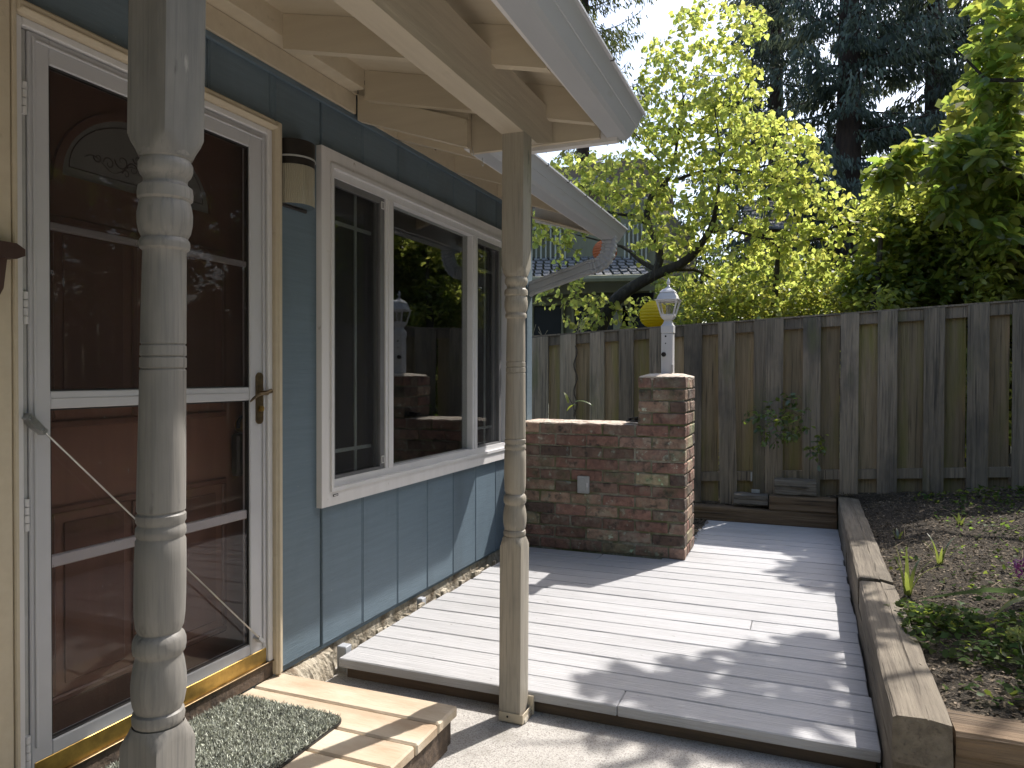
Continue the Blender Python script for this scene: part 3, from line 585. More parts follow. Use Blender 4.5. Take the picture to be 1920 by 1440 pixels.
for sgn in (-1, 1):
    for (oy, oz, r0, sp) in ((.035, .095, .022, 1), (.075, .110, .026, -1), (.12, .092, .020, 1), (.158, .10, .015, -1), (.06, .075, .014, 1), (.02, .13, .016, -1)):
        et.tube([(xx, cy+sgn*(oy+r0*(1-t/9)*math.cos(t*sp)), cz_+oz+r0*(1-t/9)*math.sin(t*sp)) for t in np.linspace(0, 6.8, 18)], [.0026-.0015*i/17 for i in range(18)], 4)
    et.tube([(xx, cy+sgn*y_, cz_+.085+.018*math.sin(y_*45)) for y_ in np.linspace(.0, .2, 16)], .0015, 4)
et.build('etched_scroll', 'etch', ed)
MB().tube([(DX, 2.172, .985), (DX+.045, 2.172, .985)], .03, 18).tube([(DX+.045, 2.172, .985), (DX+.05, 2.172, .985)], .022, 18).build('door_knob', 'brass', ed, True)
ylw = MB(); 
kb = thing('key_lockbox', 'black key lockbox with pale grey cover hanging on the entry door knob', 'lockbox', (DX+.03, 2.15, .8))
MB().tube([(DX+.02, 2.172+.035*math.cos(t), .985+.035*math.sin(t)) for t in np.linspace(-.3, math.pi+.3, 14)], .006, 8).build('shackle', 'black', kb, True)
MB().box(DX+.006, DX+.044, 2.112, 2.196, .80, .955, .008).build('lockbox_body', 'black', kb)
MB().box(DX+.046, DX+.068, 2.135, 2.192, .785, .905, .010, shear=lambda x, y, z: (x, y+(z-.85)*.12, z)).build('lockbox_cover', 'cover', kb)
# brown ornament on the left trim
br = thing('wall_bracket', 'small dark brown wooden bracket at the left edge beside the door hinge', 'bracket', (.03, 1.2, 1.4))
MB().prism([(1.08, 1.49), (1.215, 1.49), (1.236, 1.478), (1.236, 1.462), (1.215, 1.452), (1.08, 1.452)], 0, .031, .075).build('bracket_shelf', 'ornament', br)
MB().prism([(1.08, 1.452), (1.205, 1.452), (1.196, 1.38), (1.08, 1.15)], 0, .031, .055).build('bracket_support', 'ornament', br)

# ------------------------------------------------------------ wall lamp
wl = thing('wall_lamp', 'half round outdoor wall lamp with dark cap and ribbed clear lens on blue siding', 'wall lamp', (0, 2.33, 1.8))
MB().box(.0005, .012, 2.258, 2.418, 1.812, 2.065, .003).build('back_plate', 'dark', wl)
def halfcyl(m, cy, z0, z1, r, n=24, x0=.012, ribs=0, rz=.95):
    pr = []
    for k in range(n+1):
        t = -math.pi/2+math.pi*k/n; rr = r+(ribs if k % 2 else 0); pr.append((x0+rr*rz*math.cos(t), cy+rr*math.sin(t)))
    m.prism(pr, 2, z0, z1); return m
halfcyl(MB(), 2.335, 1.968, 2.062, .082, 30).build('lamp_cap', 'dark', wl, True)
halfcyl(MB(), 2.335, 1.995, 2.001, .0850, 30).build('cap_band', 'grey', wl, True)
n = 64; V = []
for z in (1.820, 1.968):
    for k in range(n+1):
        t = -math.pi/2+math.pi*k/n; rr = .078+(.0018 if k % 2 else 0); V.append((.013+rr*.95*math.cos(t), 2.335+rr*math.sin(t), z))
F = [(k, k+1, n+2+k, n+1+k) for k in range(n)]+[tuple(range(n+1))]
MB().add(V, F).build('lamp_lens', 'lens', wl)
MB().box(.012, .02, 2.27, 2.40, 1.826, 1.965, .004).build('reflector', 'grey', wl)
MB().tube([(.045, 2.335, 1.965), (.045, 2.335, 1.94), (.045, 2.335, 1.87)], [.018, .02, .012], 14).build('bulb', 'lens', wl, True)
MB().box(.012, .03, 2.262, 2.275, 1.90, 1.93, .002).build('photo_sensor', 'black', wl)

# ------------------------------------------------------------ turned porch posts
def post(lab, cx, cy, zbase, lean=0, pm='post'):
    t = thing('porch_post', lab, 'porch post', (cx, cy, zbase), group='turned porch posts')
    h = .0425
    def sh(x, y, z): return (x-cx+lean*(z-1.55), y-cy, z-zbase)
    sq = MB()
    # upper square block with lamb's tongue shoulders, shaft, lower block: one turned piece, split into parts
    def lamb(m, zs, zd, zr, top):
        # square section at zs .. shoulder down to circle radius at zr
        n = 32; rings = []
        for z, k in ((zd, 0), (zs, 0), (zs+(zr-zs)*.35, .35), (zs+(zr-zs)*.7, .75), (zr, 1.0)):
            ring = []
            for i in range(n):
                a = 2*math.pi*i/n+math.pi/4; c, s_ = math.cos(a), math.sin(a); q = h/max(abs(c), abs(s_)); q = min(q, h*1.36)
                lim = q if k == 0 else min(q, h*(1.40-.44*k)); 
                ring.append((cx+lim*c, cy+lim*s_, z))
            rings.append(ring)
        V = [sh(*p) for r in rings for p in r]; F = []
        for j in range(len(rings)-1):
            for i in range(n):
                q = (j*n+i, j*n+(i+1) % n, (j+1)*n+(i+1) % n, (j+1)*n+i); F.append(q if not top else q[::-1])
        m.add(V, F)
    up = MB(); lamb(up, 1.566, 2.042, 1.530, True)
    MB.build(up, 'upper_block', pm, t, True); 
    lo = MB(); lamb(lo, .552, zbase, .585, False); lo.build('lower_block', pm, t, True)
    R = .0425
    prof = [(.034, 1.556), (.040, 1.552), (.0425, 1.546), (.0425, 1.535), (.0395, 1.530), (.0385, 1.527), (.0420, 1.520), (.0420, 1.510), (.039, 1.502), (.0345, 1.497), (.0335, 1.490), (.036, 1.486), (.0415, 1.482), (.043, 1.472), (.0425, 1.463), (.0385, 1.459),
            (.0405, 1.452), (.0428, 1.438), (.0425, 1.422), (.040, 1.408), (.036, 1.400), (.0355, 1.398), (.0385, 1.394), (.0395, 1.388), (.0385, 1.381), (.0350, 1.378), (.0335, 1.376), (.0340, 1.35), (.0348, 1.28), (.0352, 1.224), (.0335, 1.2225), (.0335, 1.221), (.0356, 1.2195),
            (.0358, 1.204), (.0335, 1.2025), (.0335, 1.201), (.0360, 1.1995), (.0362, 1.184), (.0338, 1.1825), (.0338, 1.181), (.0358, 1.179), (.0365, 1.10), (.0376, 1.0), (.0380, .945), (.0362, .943), (.0362, .941), (.0388, .938), (.0390, .927), (.0366, .923), (.0366, .920), (.0392, .916), (.0394, .905),
            (.0370, .901), (.0370, .899), (.0392, .895), (.0400, .86), (.0402, .80), (.0395, .77), (.0375, .75), (.034, .742), (.0335, .740), (.0385, .735), (.0415, .727), (.0420, .716), (.0405, .707), (.0370, .703), (.0365, .699), (.0395, .688), (.0425, .668), (.0435, .650), (.0425, .632), (.0400, .618), (.0370, .611), (.0365, .609),
            (.0400, .606), (.0415, .598), (.0405, .589), (.0385, .586), (.0380, .580), (.0400, .575), (.0405, .562), (.030, .556)]
    m = MB().lathe(prof[::-1], cx, cy, 40); m.v = [sh(*p) for p in m.v]; m.build('turned_shaft', pm, t, True)
    for o in t.children: o.matrix_parent_inverse = Matrix.Identity(4)
    return t
post('large turned cream post in the foreground in front of the storm door', .868, .925, -.083, .022, 'post_shaded')
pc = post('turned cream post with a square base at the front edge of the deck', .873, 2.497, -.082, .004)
for nm, mb, mt in (('base_bracket', MB().box(-.046, .046, -.046, -.0435, -.0, .034, .001).box(.0440, .047, -.046, .046, .0, .034, .001).box(.030, .056, .040, .052, .0, .07, .002), 'cream'), ('base_plinth', MB().box(-.036, .05, -.038, .05, -.003, .018, .004, .003), 'found')):
    o = mb.build(nm, mt, pc); o.matrix_parent_inverse = Matrix.Identity(4)
o = MB().tube([(-.012, -.048, .02), (-.012, -.0465, .02)], .004, 8).build('screw_hole', 'black', pc); o.matrix_parent_inverse = Matrix.Identity(4)

# ------------------------------------------------------------ deck, landing, mat
dk = thing('deck', 'pale grey painted plank deck along the house wall', 'deck', (1, 4, 0))
y = 2.547; k = 0
while y < 6.12:
    x0 = .062+random.uniform(-.012, .012); 
    if y > 4.95: x0 = 1.115-.03*random.random()
    if y > 6.0: x0 = 1.10
    x1 = 2.083+random.uniform(-.006, .004); cuts = [x0, x1]
    if k == 0: cuts = [x0, 1.24, x1]
    if k == 7: cuts = [x0, 1.62, x1]
    if k == 14: cuts = [x0, .62, x1]
    if y+.139 > 4.735 and y < 4.95: cuts = [1.0, x1]
    for a, b in zip(cuts[:-1], cuts[1:]):
        dz = random.uniform(-.0015, .0015); m = MB(); seg = 14
        m.box(a+.001, b-.001, y+random.uniform(0, .0016), y+.1385+random.uniform(-.0015, .0012), -.038+dz, dz, .004, .0006); m.build('plank', 'deck', dk)
    y += .1435; k += 1
m = MB(); m.box(.09, 2.07, 2.575, 2.612, -.16, -.0405, .002)
for x in (.16, .7, 1.2, 1.7, 2.04): m.box(x, x+.036, 2.614, 4.7, -.16, -.0405, .002)
m.build('joist', 'joist', dk)
MB().box(.066, .10, 2.60, 2.645, -.11, -.0405, .003).box(.01, .055, 2.615, 2.66, -.16, .02, .003).build('joist_end', 'gutter', dk)
MB().box(.012, .045, 3.30, 3.34, -.16, .03, .003).build('joist_end', 'gutter', dk)
nl = MB()
# landing by the door
ld = thing('wooden_step', 'new reddish cedar board step below the storm door', 'step', (.4, 1.5, -.08))
y = 2.109
while y > .2:
    MB().box(.006+random.uniform(0, .006), .762+random.uniform(-.003, .003), y+.001, y+.1395, .007, .045+random.uniform(-.001, .001), .006, .0008).build('step_board', 'cedar', ld); y -= .1462
MB().box(.03, .74, 2.20, 2.238, -.084, .006, .002).box(.72, .752, .3, 2.19, -.084, .006, .002).build('step_frame', 'joist', ld)
MB().add([atz(1.0, 1, 1)], []) if False else None
# yellow edging strip lying on step
pts = [(.72, 1.30, .0465), (.735, 1.55, .0465), (.74, 1.82, .0465)]
mt_ = thing('doormat', 'grey green shaggy synthetic grass doormat on the cedar step', 'doormat', (.25, 1.65, .046))
mx0, mx1, my0, my1, rr = .02, .472, 1.28, 2.022, .05
pl = []
for (cx, cy, a0) in ((mx1-rr, my1-rr, 0), (mx0+rr, my1-rr, 90), (mx0+rr, my0+rr, 180), (mx1-rr, my0+rr, 270)):
    for k in range(6): a = math.radians(a0+k*18); pl.append((cx+rr*math.cos(a), cy+rr*math.sin(a)))
MB().prism(pl, 2, .0465, .0535).build('mat_backing', 'black', mt_)
n = 26000; px = rng.uniform(mx0+.004, mx1-.004, n*2); py = rng.uniform(my0+.004, my1-.004, n*2)
dx = np.maximum(np.abs(px-(mx0+mx1)/2)-((mx1-mx0)/2-rr), 0); dy = np.maximum(np.abs(py-(my0+my1)/2)-((my1-my0)/2-rr), 0); ok = (dx*dx+dy*dy) < (rr-.004)**2
px, py = px[ok][:n], py[ok][:n]; n = len(px); P = np.stack([px, py, np.full(n, .053)], 1)
D = np.stack([rng.normal(0, .6, n), rng.normal(0, .6, n), rng.uniform(.6, 1.2, n)], 1)
T = (np.array([(-.09, 0, 0), (.09, 0, 0), (.07, .6, .1), (0, 1, .3), (-.07, .6, .1)]), [(0, 1, 2, 3, 4)])
bulk('mat_fibres', leafset(P, D, rng.normal(0, 1, (n, 3)), rng.uniform(.010, .017, n), T), T[1], 'mat1', mt_, kind='stuff')

# ------------------------------------------------------------ brick wall with pillar
bw = thing('brick_wall', 'weathered red brick garden wall ending in a square pillar', 'brick wall', (.7, 4.9, 0))
YB, CH, BH = 4.727, .0778, .0665
proto = {}
def brickmesh(lx, ly):
    key = (round(lx, 3), round(ly, 3))
    if key not in proto:
        proto[key] = []
        for _ in range(6):
            m = MB().box(0, lx, 0, ly, 0, BH, .005, .0028); me = bpy.data.meshes.new('brick'); me.from_pydata(m.v, [], m.f); me.materials.append(M['brick']); proto[key].append(me)
    return random.choice(proto[key])
def brick(x0, x1, y0, y1, z):
    me = brickmesh(x1-x0, y1-y0); o = bpy.data.objects.new('brick', me); COL.objects.link(o); o.parent = bw
    o.matrix_parent_inverse = Matrix.Translation(-Vector(bw.location)); o.location = (x0+random.uniform(-.0015, .0015), y0+random.uniform(-.003, .003), z+random.uniform(-.0015, .0015))
    o.rotation_euler = (0, random.uniform(-.006, .006), random.uniform(-.008, .008))
XR, YK = 1.144, 5.145; J = .0105; LB = .2075; HB = .0985
for k in range(15):
    z = k*CH+.004; even = (14-k) % 2 == 0
    # right to left along the front
    if k == 14 or not even: seq = [LB]
    else: seq = [HB]
    xs = XR; first = seq[0]; row = [(xs-first, xs)]; xs -= first+J
    lim = -.0 if k < 11 else .842
    while xs > lim+.02:
        a = max(xs-LB, lim); 
        if xs-a > .03: row.append((a, xs))
        xs = a-J
    for (a, b) in row: brick(a, b, YB, YB+.098, z)
    # right side
    s0 = YB+.098+J
    if first == LB: side = [(s0, s0+LB), (s0+LB+J, YK)]
    else: side = [(s0, s0+HB), (s0+HB+J, YK)]
    for (a, b) in side: brick(XR-.098, XR, a, b, z)
    if k >= 11:
        for (a, b) in ((s0, s0+HB), (s0+HB+J, YK)): brick(.842, .842+.098, a, b, z)
for i in range(4): brick(.0+.218*i, .2075+.218*i, 5.05, 5.148, 10*CH+.004) if i < 3 else brick(.654, .84, 5.05, 5.148, 10*CH+.004)
core = MB(); core.box(.0, XR-.009, YB+.0085, YK-.008, -.15, 11*CH-.008, .002).box(.85, XR-.0088, YB+.0088, YK-.0085, 11*CH-.0079, 15*CH-.008, .002)
core.build('mortar', 'mortar', bw)
# rough cap mortar
def capmesh(x0, x1, ya, yb, z, dome, nn=12):
    xs = np.linspace(x0, x1, nn); ys_ = np.linspace(ya, yb, nn); V = []
    for y in ys_:
        for x in xs:
            u = (x-x0)/(x1-x0)*2-1; v = (y-ya)/(yb-ya)*2-1; e = max(0, 1-max(abs(u), abs(v))**4)
            V.append((x+random.uniform(-.003, .003), y+random.uniform(-.003, .003), z+dome*e+random.uniform(-.003, .003)))
    F = [(j*nn+i, j*nn+i+1, (j+1)*nn+i+1, (j+1)*nn+i) for j in range(nn-1) for i in range(nn-1)]
    b = len(V); V += [(x0, ya, z-.02), (x1, ya, z-.02), (x1, yb, z-.02), (x0, yb, z-.02)]
    F += [tuple([b, b+1]+[i for i in range(nn-1, -1, -1)]), tuple([b+1, b+2]+[j*nn+nn-1 for j in range(nn-1, -1, -1)])]
    return MB().add(V, F)
capmesh(.846, XR-.002, YB+.004, YK-.004, 15*CH-.003, .022).build('cap_mortar', 'mcap', bw)
capmesh(.0, .842, YB+.012, YB+.30, 11*CH-.004, .008, 20).build('cap_mortar', 'mcap', bw)
ob_ = MB().box(.440, .520, YB-.022, YB+.001, .388, .502, .004).build('outlet_box', 'grey', bw)
MB().box(.452, .500, YB-.026, YB-.0225, .402, .488, .003).build('outlet_cover', 'grey', ob_); MB().box(.505, .513, YB-.0255, YB-.0225, .43, .46, .001).build('outlet_latch', 'white', ob_)
ib = thing('iron_bracket', 'small black iron bracket on top of the brick wall beside the pillar', 'bracket', (.80, 4.80, .868))
MB().box(.755, .835, 4.76, 4.86, .868, .878, .002).box(.765, .783, 4.78, 4.84, .878, .894, .003).box(.805, .828, 4.78, 4.84, .878, .898, .003).build('bracket_plate', 'dark', ib)

# ------------------------------------------------------------ lantern post on the pillar
lp = thing('lantern_post', 'white lantern on a short square post standing on the brick pillar', 'lantern', (.998, 4.93, 1.18))
cx, cy = .998, 4.93
MB().box(cx-.039, cx+.036, cy-.038, cy+.038, 1.18, 1.452, .004).build('post_sleeve', 'white', lp)
MB().box(cx-.041, cx+.040, cy-.041, cy+.041, 1.4525, 1.505, .004).build('post_collar', 'white', lp)
def frust(m, zs, hs, cx=cx, cy=cy, n=4, rot=math.pi/4):
    V = []
    for z, h in zip(zs, hs):
        for k in range(n): a = 2*math.pi*k/n+rot; V.append((cx+h*math.cos(a)/math.cos(math.pi/n), cy+h*math.sin(a)/math.cos(math.pi/n), z))
    F = [(i*n+k, i*n+(k+1) % n, (i+1)*n+(k+1) % n, (i+1)*n+k) for i in range(len(zs)-1) for k in range(n)]+[tuple(range(n))[::-1], tuple(range((len(zs)-1)*n, len(zs)*n))]
    return m.add(V, F)
frust(MB(), [1.506, 1.515, 1.53, 1.538], [.036, .030, .024, .024]).build('neck', 'white', lp)
frust(MB(), [1.539, 1.549, 1.566, 1.573], [.024, .034, .044, .044]).build('lantern_base', 'white', lp)
def corner_bars():
    m = MB()
    for sx in (-1, 1):
        for sy in (-1, 1): m.tube([(cx+sx*.040, cy+sy*.040, 1.572), (cx+sx*.066, cy+sy*.066, 1.668)], .0062, 6)
    for z, h in ((1.575, .041), (1.664, .066)):
        m.box(cx-h, cx+h, cy-h-.004, cy-h+.004, z-.004, z+.004, .001).box(cx-h, cx+h, cy+h-.004, cy+h+.004, z-.004, z+.004, .001).box(cx-h-.004, cx-h+.004, cy-h, cy+h, z-.0035, z+.0035, .001).box(cx+h-.004, cx+h+.004, cy-h, cy+h, z-.0035, z+.0035, .001)
    return m
corner_bars().build('lantern_frame', 'white', lp)
for (ux, uy) in ((0, -1), (1, 0), (0, 1), (-1, 0)):
    tx, ty = -uy, ux; V = [(cx+ux*.040-tx*.037, cy+uy*.040-ty*.037, 1.576), (cx+ux*.040+tx*.037, cy+uy*.040+ty*.037, 1.576), (cx+ux*.064+tx*.061, cy+uy*.064+ty*.061, 1.663), (cx+ux*.064-tx*.061, cy+uy*.064-ty*.061, 1.663)]
    MB().add(V, [(0, 1, 2, 3)]).build('lantern_glass', 'lglass', lp)
frust(MB(), [1.669, 1.674, 1.676, 1.700, 1.722, 1.724, 1.740, 1.750, 1.758], [.076, .078, .066, .058, .046, .050, .036, .018, .012]).build('lantern_roof', 'white', lp)
MB().lathe([(.010, 1.757), (.012, 1.765), (.006, 1.771), (.006, 1.776), (.011, 1.782), (.013, 1.792), (.009, 1.803), (.004, 1.814), (.001, 1.822)], cx, cy, 14).build('finial', 'white', lp, True)
MB().lathe([(.014, 1.575), (.014, 1.60), (.017, 1.615), (.017, 1.63), (.010, 1.642)], cx, cy, 16).build('bulb', 'lens', lp, True)
for (ox, z, r) in ((-.010, 1.432, .0065), (-.010, 1.385, .0045)): MB().tube([(cx+ox, cy-.0395, z), (cx+ox, cy-.038, z)], r, 10).build('bolt_hole', 'black', lp)
MB().tube([(cx-.022, cy-.050, 1.312), (cx-.022, cy-.038, 1.312)], [.014, .016], 14).build('photo_cell', 'dark', lp, True)
MB().box(cx+.026, cx+.042, cy-.046, cy-.0385, 1.19, 1.245, .003).build('side_clip', 'grey', lp)

# ------------------------------------------------------------ timbers round the bed
tb = thing('timber_edging', 'weathered square timbers edging the garden bed beside the deck', 'timber edging', (2.15, 4, 0))
def timber(x0, x1, ya, yb, za, zb, mat, parent=tb, ax=1, nm='timber', seg=18, j=.004):
    """rough sawn timber with uneven edges: cross-sections along its length"""
    m = MB(); L = (yb-ya) if ax == 1 else (x1-x0); n = max(4, int(L/.12)); V = []
    b = .009
    for i in range(n+1):
        t = i/n; r = lambda: random.uniform(-j, j)
        if ax == 1: P_ = [(x0+b, za), (x1-b, za), (x1, za+b), (x1, zb-b), ((x0+x1)/2+.02, zb-.0), ((x0+x1)/2+.014, zb-.004), ((x0+x1)/2+.008, zb), (x0+b, zb), (x0, zb-b), (x0, za+b)]; V += [(p+r()*.7, ya+(yb-ya)*t, q+r()*.6) for p, q in P_]
        else: P_ = [(ya, za+b), (ya+b, za), (yb-b, za), (yb, za+b), (yb, zb-b), (yb-b, zb), (ya+b, zb), (ya, zb-b), (ya, (za+zb)/2+.004), (ya+.004, (za+zb)/2)]; V += [(x0+(x1-x0)*t, p+r()*.7, q+r()*.6) for p, q in P_]
    q = 10; F = [(i*q+k, i*q+(k+1) % q, (i+1)*q+(k+1) % q, (i+1)*q+k) for i in range(n) for k in range(q)]+[tuple(range(q))[::-1], tuple(range(n*q, (n+1)*q))]
    if ax == 1: F = [f[::-1] for f in F]
    return m.add(V, F).build(nm, mat, parent)
timber(2.086, 2.232, 2.285, 3.735, .100, .232, 'timber'); timber(2.082, 2.226, 3.745, 6.16, .112, .244, 'timber')
timber(2.088, 2.230, 2.31, 4.9, -.16, .098, 'timber'); timber(2.086, 2.228, 4.91, 6.16, -.16, .110, 'timber')
timber(2.243, 3.9, 2.31, 2.47, .07, .198, 'timberx', ax=0); timber(2.26, 3.9, 2.325, 2.465, -.16, .068, 'timberx', ax=0)
timber(.96, 2.075, 6.152, 6.27, -.12, .108, 'timberx', ax=0); timber(1.585, 2.07, 6.150, 6.285, .112, .222, 'timberx', ax=0)
for lab, a in (('weathered grey split wood block on the low timber under the fence', (1.31, 1.572, 6.20, 6.33, .128, .215)), ('rough brown wood block stacked highest below the fence shrub', (1.62, 1.93, 6.22, 6.35, .225, .345))):
    o = timber(*a, 'blockg', None, 0, 'wood_block', j=.009); o['label'] = lab; o['category'] = 'wood block'

# ------------------------------------------------------------ fence
fn = thing('fence', 'weathered board fence of overlapping vertical boards behind the garden', 'fence', (1.5, 6.45, 0))
def ftop(x): return 1.526+.0515*(x+.47)
def frail(x): return .37+.068*(x-1.3)
fb = [(-1.66, -1.50), (-1.36, -1.20), (-1.08, -.93), (-.80, -.66), (-.514, -.347), (-.236, -.087), (.046, .180), (.314, .444), (.585, .712), (.877, 1.025), (1.160, 1.299), (1.443, 1.535), (1.539, 1.675), (1.824, 1.956), (2.099, 2.231), (2.367, 2.504), (2.681, 2.819), (2.970, 3.107), (3.258, 3.40)]
x = 3.55
while x < 9: fb.append((x, x+.142)); x += .285
FY = 6.40
def fboard(a, b, y, mat, zlow, warp=0):
    m = MB(); n = 7; V = []
    lean = random.uniform(-.004, .004); tb_ = random.uniform(-.006, .003); cup = random.uniform(-.003, .006)
    for i in range(n+1):
        t = i/n
        for (px, py) in ((a, y), (a, y-.018), ((a+b)/2, y-.018-cup), (b, y-.018), (b, y)):
            zt = ftop(px)+tb_+(0 if i < n else random.uniform(-.006, .004)); z = zlow+(zt-zlow)*t
            V.append((px+lean*t+random.uniform(-.0015, .0015)+warp*(1-t)**2, py+random.uniform(-.001, .001)+warp*.3*(1-t), z))
    q = 5; F = [(i*q+k, i*q+(k+1) % q, (i+1)*q+(k+1) % q, (i+1)*q+k) for i in range(n) for k in range(q)]+[tuple(range(q))[::-1], tuple(range(n*q, (n+1)*q))]
    m.add(V, F).build('fence_board', mat, fn)
for i, (a, b) in enumerate(fb):
    fboard(a, b, FY, 'fencef', -.1 if a < 2 else .1, .03 if i == 10 else 0)
    if i < len(fb)-1:
        c, d = b, fb[i+1][0]
        if d-c > .03:
            gap = .004 if random.random() < .5 else random.uniform(.004, .012)
            fboard(c-.012+(gap*2 if i in (10, 12, 13, 16, 17) else 0), d+.012-(gap*2.2 if i in (9, 10, 12, 13, 14, 16, 17) else 0), FY+.058, 'fenceb', -.1)
def rail(x0, x1, fz, h, y0, y1, nm='fence_rail', mat='fencef', dz=0):
    V = []
    for x in (x0, x1):
        V += [(x, y0, fz(x)-h+dz), (x, y1, fz(x)-h+dz), (x, y1, fz(x)+dz), (x, y0, fz(x)+dz)]
    MB().add(V, [(0, 1, 5, 4), (1, 2, 6, 5), (2, 3, 7, 6), (3, 0, 4, 7), (3, 2, 1, 0), (4, 5, 6, 7)]).build(nm, mat, fn)
xs = [-1.7, -.5, 1.44, 3.55, 5.8, 9.1]
for a, b in zip(xs[:-1], xs[1:]):
    rail(a, b-.003, ftop, .085, FY+.0015, FY+.038, dz=-.002); rail(a, b-.003, frail, .075, FY+.0015, FY+.038)
    rail(a, b-.002, ftop, .014, FY-.012, FY+.082, 'fence_cap', 'fencef', .014)
for x, z in ((1.420, .33), (1.44, .10)): pass
m = MB().box(1.428, 1.440, FY-.021, FY-.0185, .30, .375, .001); m.build('metal_plate', 'grey', fn); MB().box(1.435, 1.50, FY-.022, FY-.0195, .205, .235, .001).build('metal_plate', 'grey', fn)

# ------------------------------------------------------------ mulch, ground cover, small plants
n = 26000; px = rng.uniform(2.2, 4.3, n); py = 2.45+rng.uniform(0, 1, n)**1.15*4.0
P = np.stack([px, py, np.array([bz(a, b) for a, b in zip(px, py)])+rng.uniform(0, .008, n)], 1)
CH4 = (np.array([(-.5, 0, 0), (.5, .1, 0), (.45, 1, .1), (-.4, .9, .1), ]), [(0, 1, 2, 3)])
D = np.stack([rng.normal(0, 1, n), rng.normal(0, 1, n), rng.normal(0, .35, n)], 1); Nn = np.stack([rng.normal(0, .5, n), rng.normal(0, .5, n), np.ones(n)], 1)
V = leafset(P, D, Nn, rng.uniform(.005, .02, n), (CH4[0]*np.array([.45, 1, .6]), 0)); bulk('bark_mulch', V, CH4[1], 'chip', label='brown bark mulch scattered over the garden soil', cat='mulch', kind='stuff')
n = 3500; px = rng.uniform(.3, 2.2, n); py = rng.uniform(6.28, 6.4, n); m2 = rng.random(n) < .35; px[m2] = rng.uniform(.9, 1.13, m2.sum()); py[m2] = rng.uniform(5.15, 6.15, m2.sum())
P = np.stack([px, py, np.where(m2, .003, np.array([bz(a, b) for a, b in zip(px, py)]))+rng.uniform(0, .008, n)], 1)
D = rng.normal(0, 1, (n, 3))*np.array([1, 1, .3]); V = leafset(P, D, np.array([0, 0, 1.])+rng.normal(0, .4, (n, 3)), rng.uniform(.006, .02, n), (CH4[0]*np.array([.45, 1, .6]), 0)); bulk('leaf_litter', V, CH4[1], 'chip', label='reddish brown leaf litter along the foot of the fence', cat='leaf litter', kind='stuff')
# ground cover: stems with small lobed leaves
PALM = (np.array([(0, 0, 0), (0, .5, .02), (0, 1, -.05), (-.32, .02, .03), (-.52, .38, .05), (-.22, .55, .04), (.32, .02, .03), (.52, .38, .05), (.22, .55, .04)]), HEART[1])
def patch(cx, cy, rx, ry, n, h, size):
    a = rng.uniform(0, 2*math.pi, n); r = np.sqrt(rng.uniform(0, 1, n)); x = cx+rx*r*np.cos(a); y = cy+ry*r*np.sin(a)
    x = np.maximum(x, 2.17+.06*rng.random(n)); z = np.array([max(bz(p, q), .20 if p < 2.26 else 0) for p, q in zip(x, y)])+rng.uniform(.012, h, n)*(1-.5*r); P = np.stack([x, y, z], 1)
    D = np.stack([rng.normal(0, 1, n), rng.normal(-.3, 1, n), rng.normal(0, .25, n)], 1); return P, D, np.array([0, 0, 1.])+rng.normal(0, .42, (n, 3)), size*rng.uniform(.5, 1.2, n)
gc = [patch(2.48, 3.15, .32, .32, 560, .10, .031), patch(2.34, 3.35, .17, .15, 240, .09, .031), patch(2.75, 3.0, .32, .42, 420, .09, .031), patch(3.3, 5.2, .7, .7, 600, .05, .028), patch(3.5, 4.5, .5, .5, 300, .06, .028), patch(2.75, 4.2, .5, .5, 150, .035, .026), patch(2.6, 2.62, .35, .12, 120, .06, .028), patch(3.1, 3.5, .45, .5, 260, .07, .03), patch(2.85, 2.75, .4, .22, 160, .05, .032), patch(2.9, 3.7, .5, .4, 90, .04, .035), patch(3.3, 6.0, .8, .3, 350, .06, .04)]
A4 = [np.concatenate([g_[i] for g_ in gc]) for i in range(4)]
bulk('ground_cover', leafset(*A4, PALM), PALM[1], 'lf_ivy', label='low leafy green ground cover creeping over the garden bed', cat='ground cover', kind='stuff')
# stems & dead straws
st = MB()
for _ in range(170):
    x, y = random.uniform(2.25, 3.6), random.uniform(2.55, 5.6); z = bz(x, y); a = random.uniform(0, 6.28); L = random.uniform(.05, .22); h = random.uniform(.01, .05)
    st.tube([(x, y, z+.004), (x+L*.5*math.cos(a), y+L*.5*math.sin(a), z+h), (x+L*math.cos(a+.3), y+L*math.sin(a+.3), z+.008)], .0012, 3, False)
st.build('dry_stems', pmat('dry_straw', (.34, .26, .17), None, (1, 1, 1), 10, .9, 0), kind='stuff', label='thin dry stems lying on the mulch', cat='dry stems')
def strap(lab, x, y, leaves, L, wd, nm='daylily', cat='daylily', group='strap leaved clumps'):
    z = bz(x, y); t = thing(nm, lab, cat, (x, y, z), group=group)
    for k in range(leaves):
        a = 2*math.pi*k/leaves+random.uniform(-.5, .5); l = L*random.uniform(.7, 1.1); lean = random.uniform(.15, .75); V = []; n = 9
        for i in range(n):
            u = i/(n-1); r = l*lean*u**1.6; h = l*(u-.45*lean*u**3); ww = wd*(1-u**2.2)*.5+.0004; cxn, cyn = x+.012*math.cos(a)+r*math.cos(a), y+.012*math.sin(a)+r*math.sin(a)
            V += [(cxn-ww*math.sin(a), cyn+ww*math.cos(a), z+h), (cxn, cyn, z+h-ww*.35), (cxn+ww*math.sin(a), cyn-ww*math.cos(a), z+h)]
        F = [(3*i+j, 3*i+j+1, 3*i+j+4, 3*i+j+3) for i in range(n-1) for j in (0, 1)]
        MB().add(V, F).build('leaf', 'lf_grass', t, True)
    return t
p = atz(1702, 1108, .2); strap('green strap leaved daylily clump nearest the middle of the timber edge', p[0], p[1], 7, .24, .020)
p = atz(1762, 1055, .23); strap('small green strap leaved clump farther back in the mulch', p[0], p[1], 6, .16, .014)
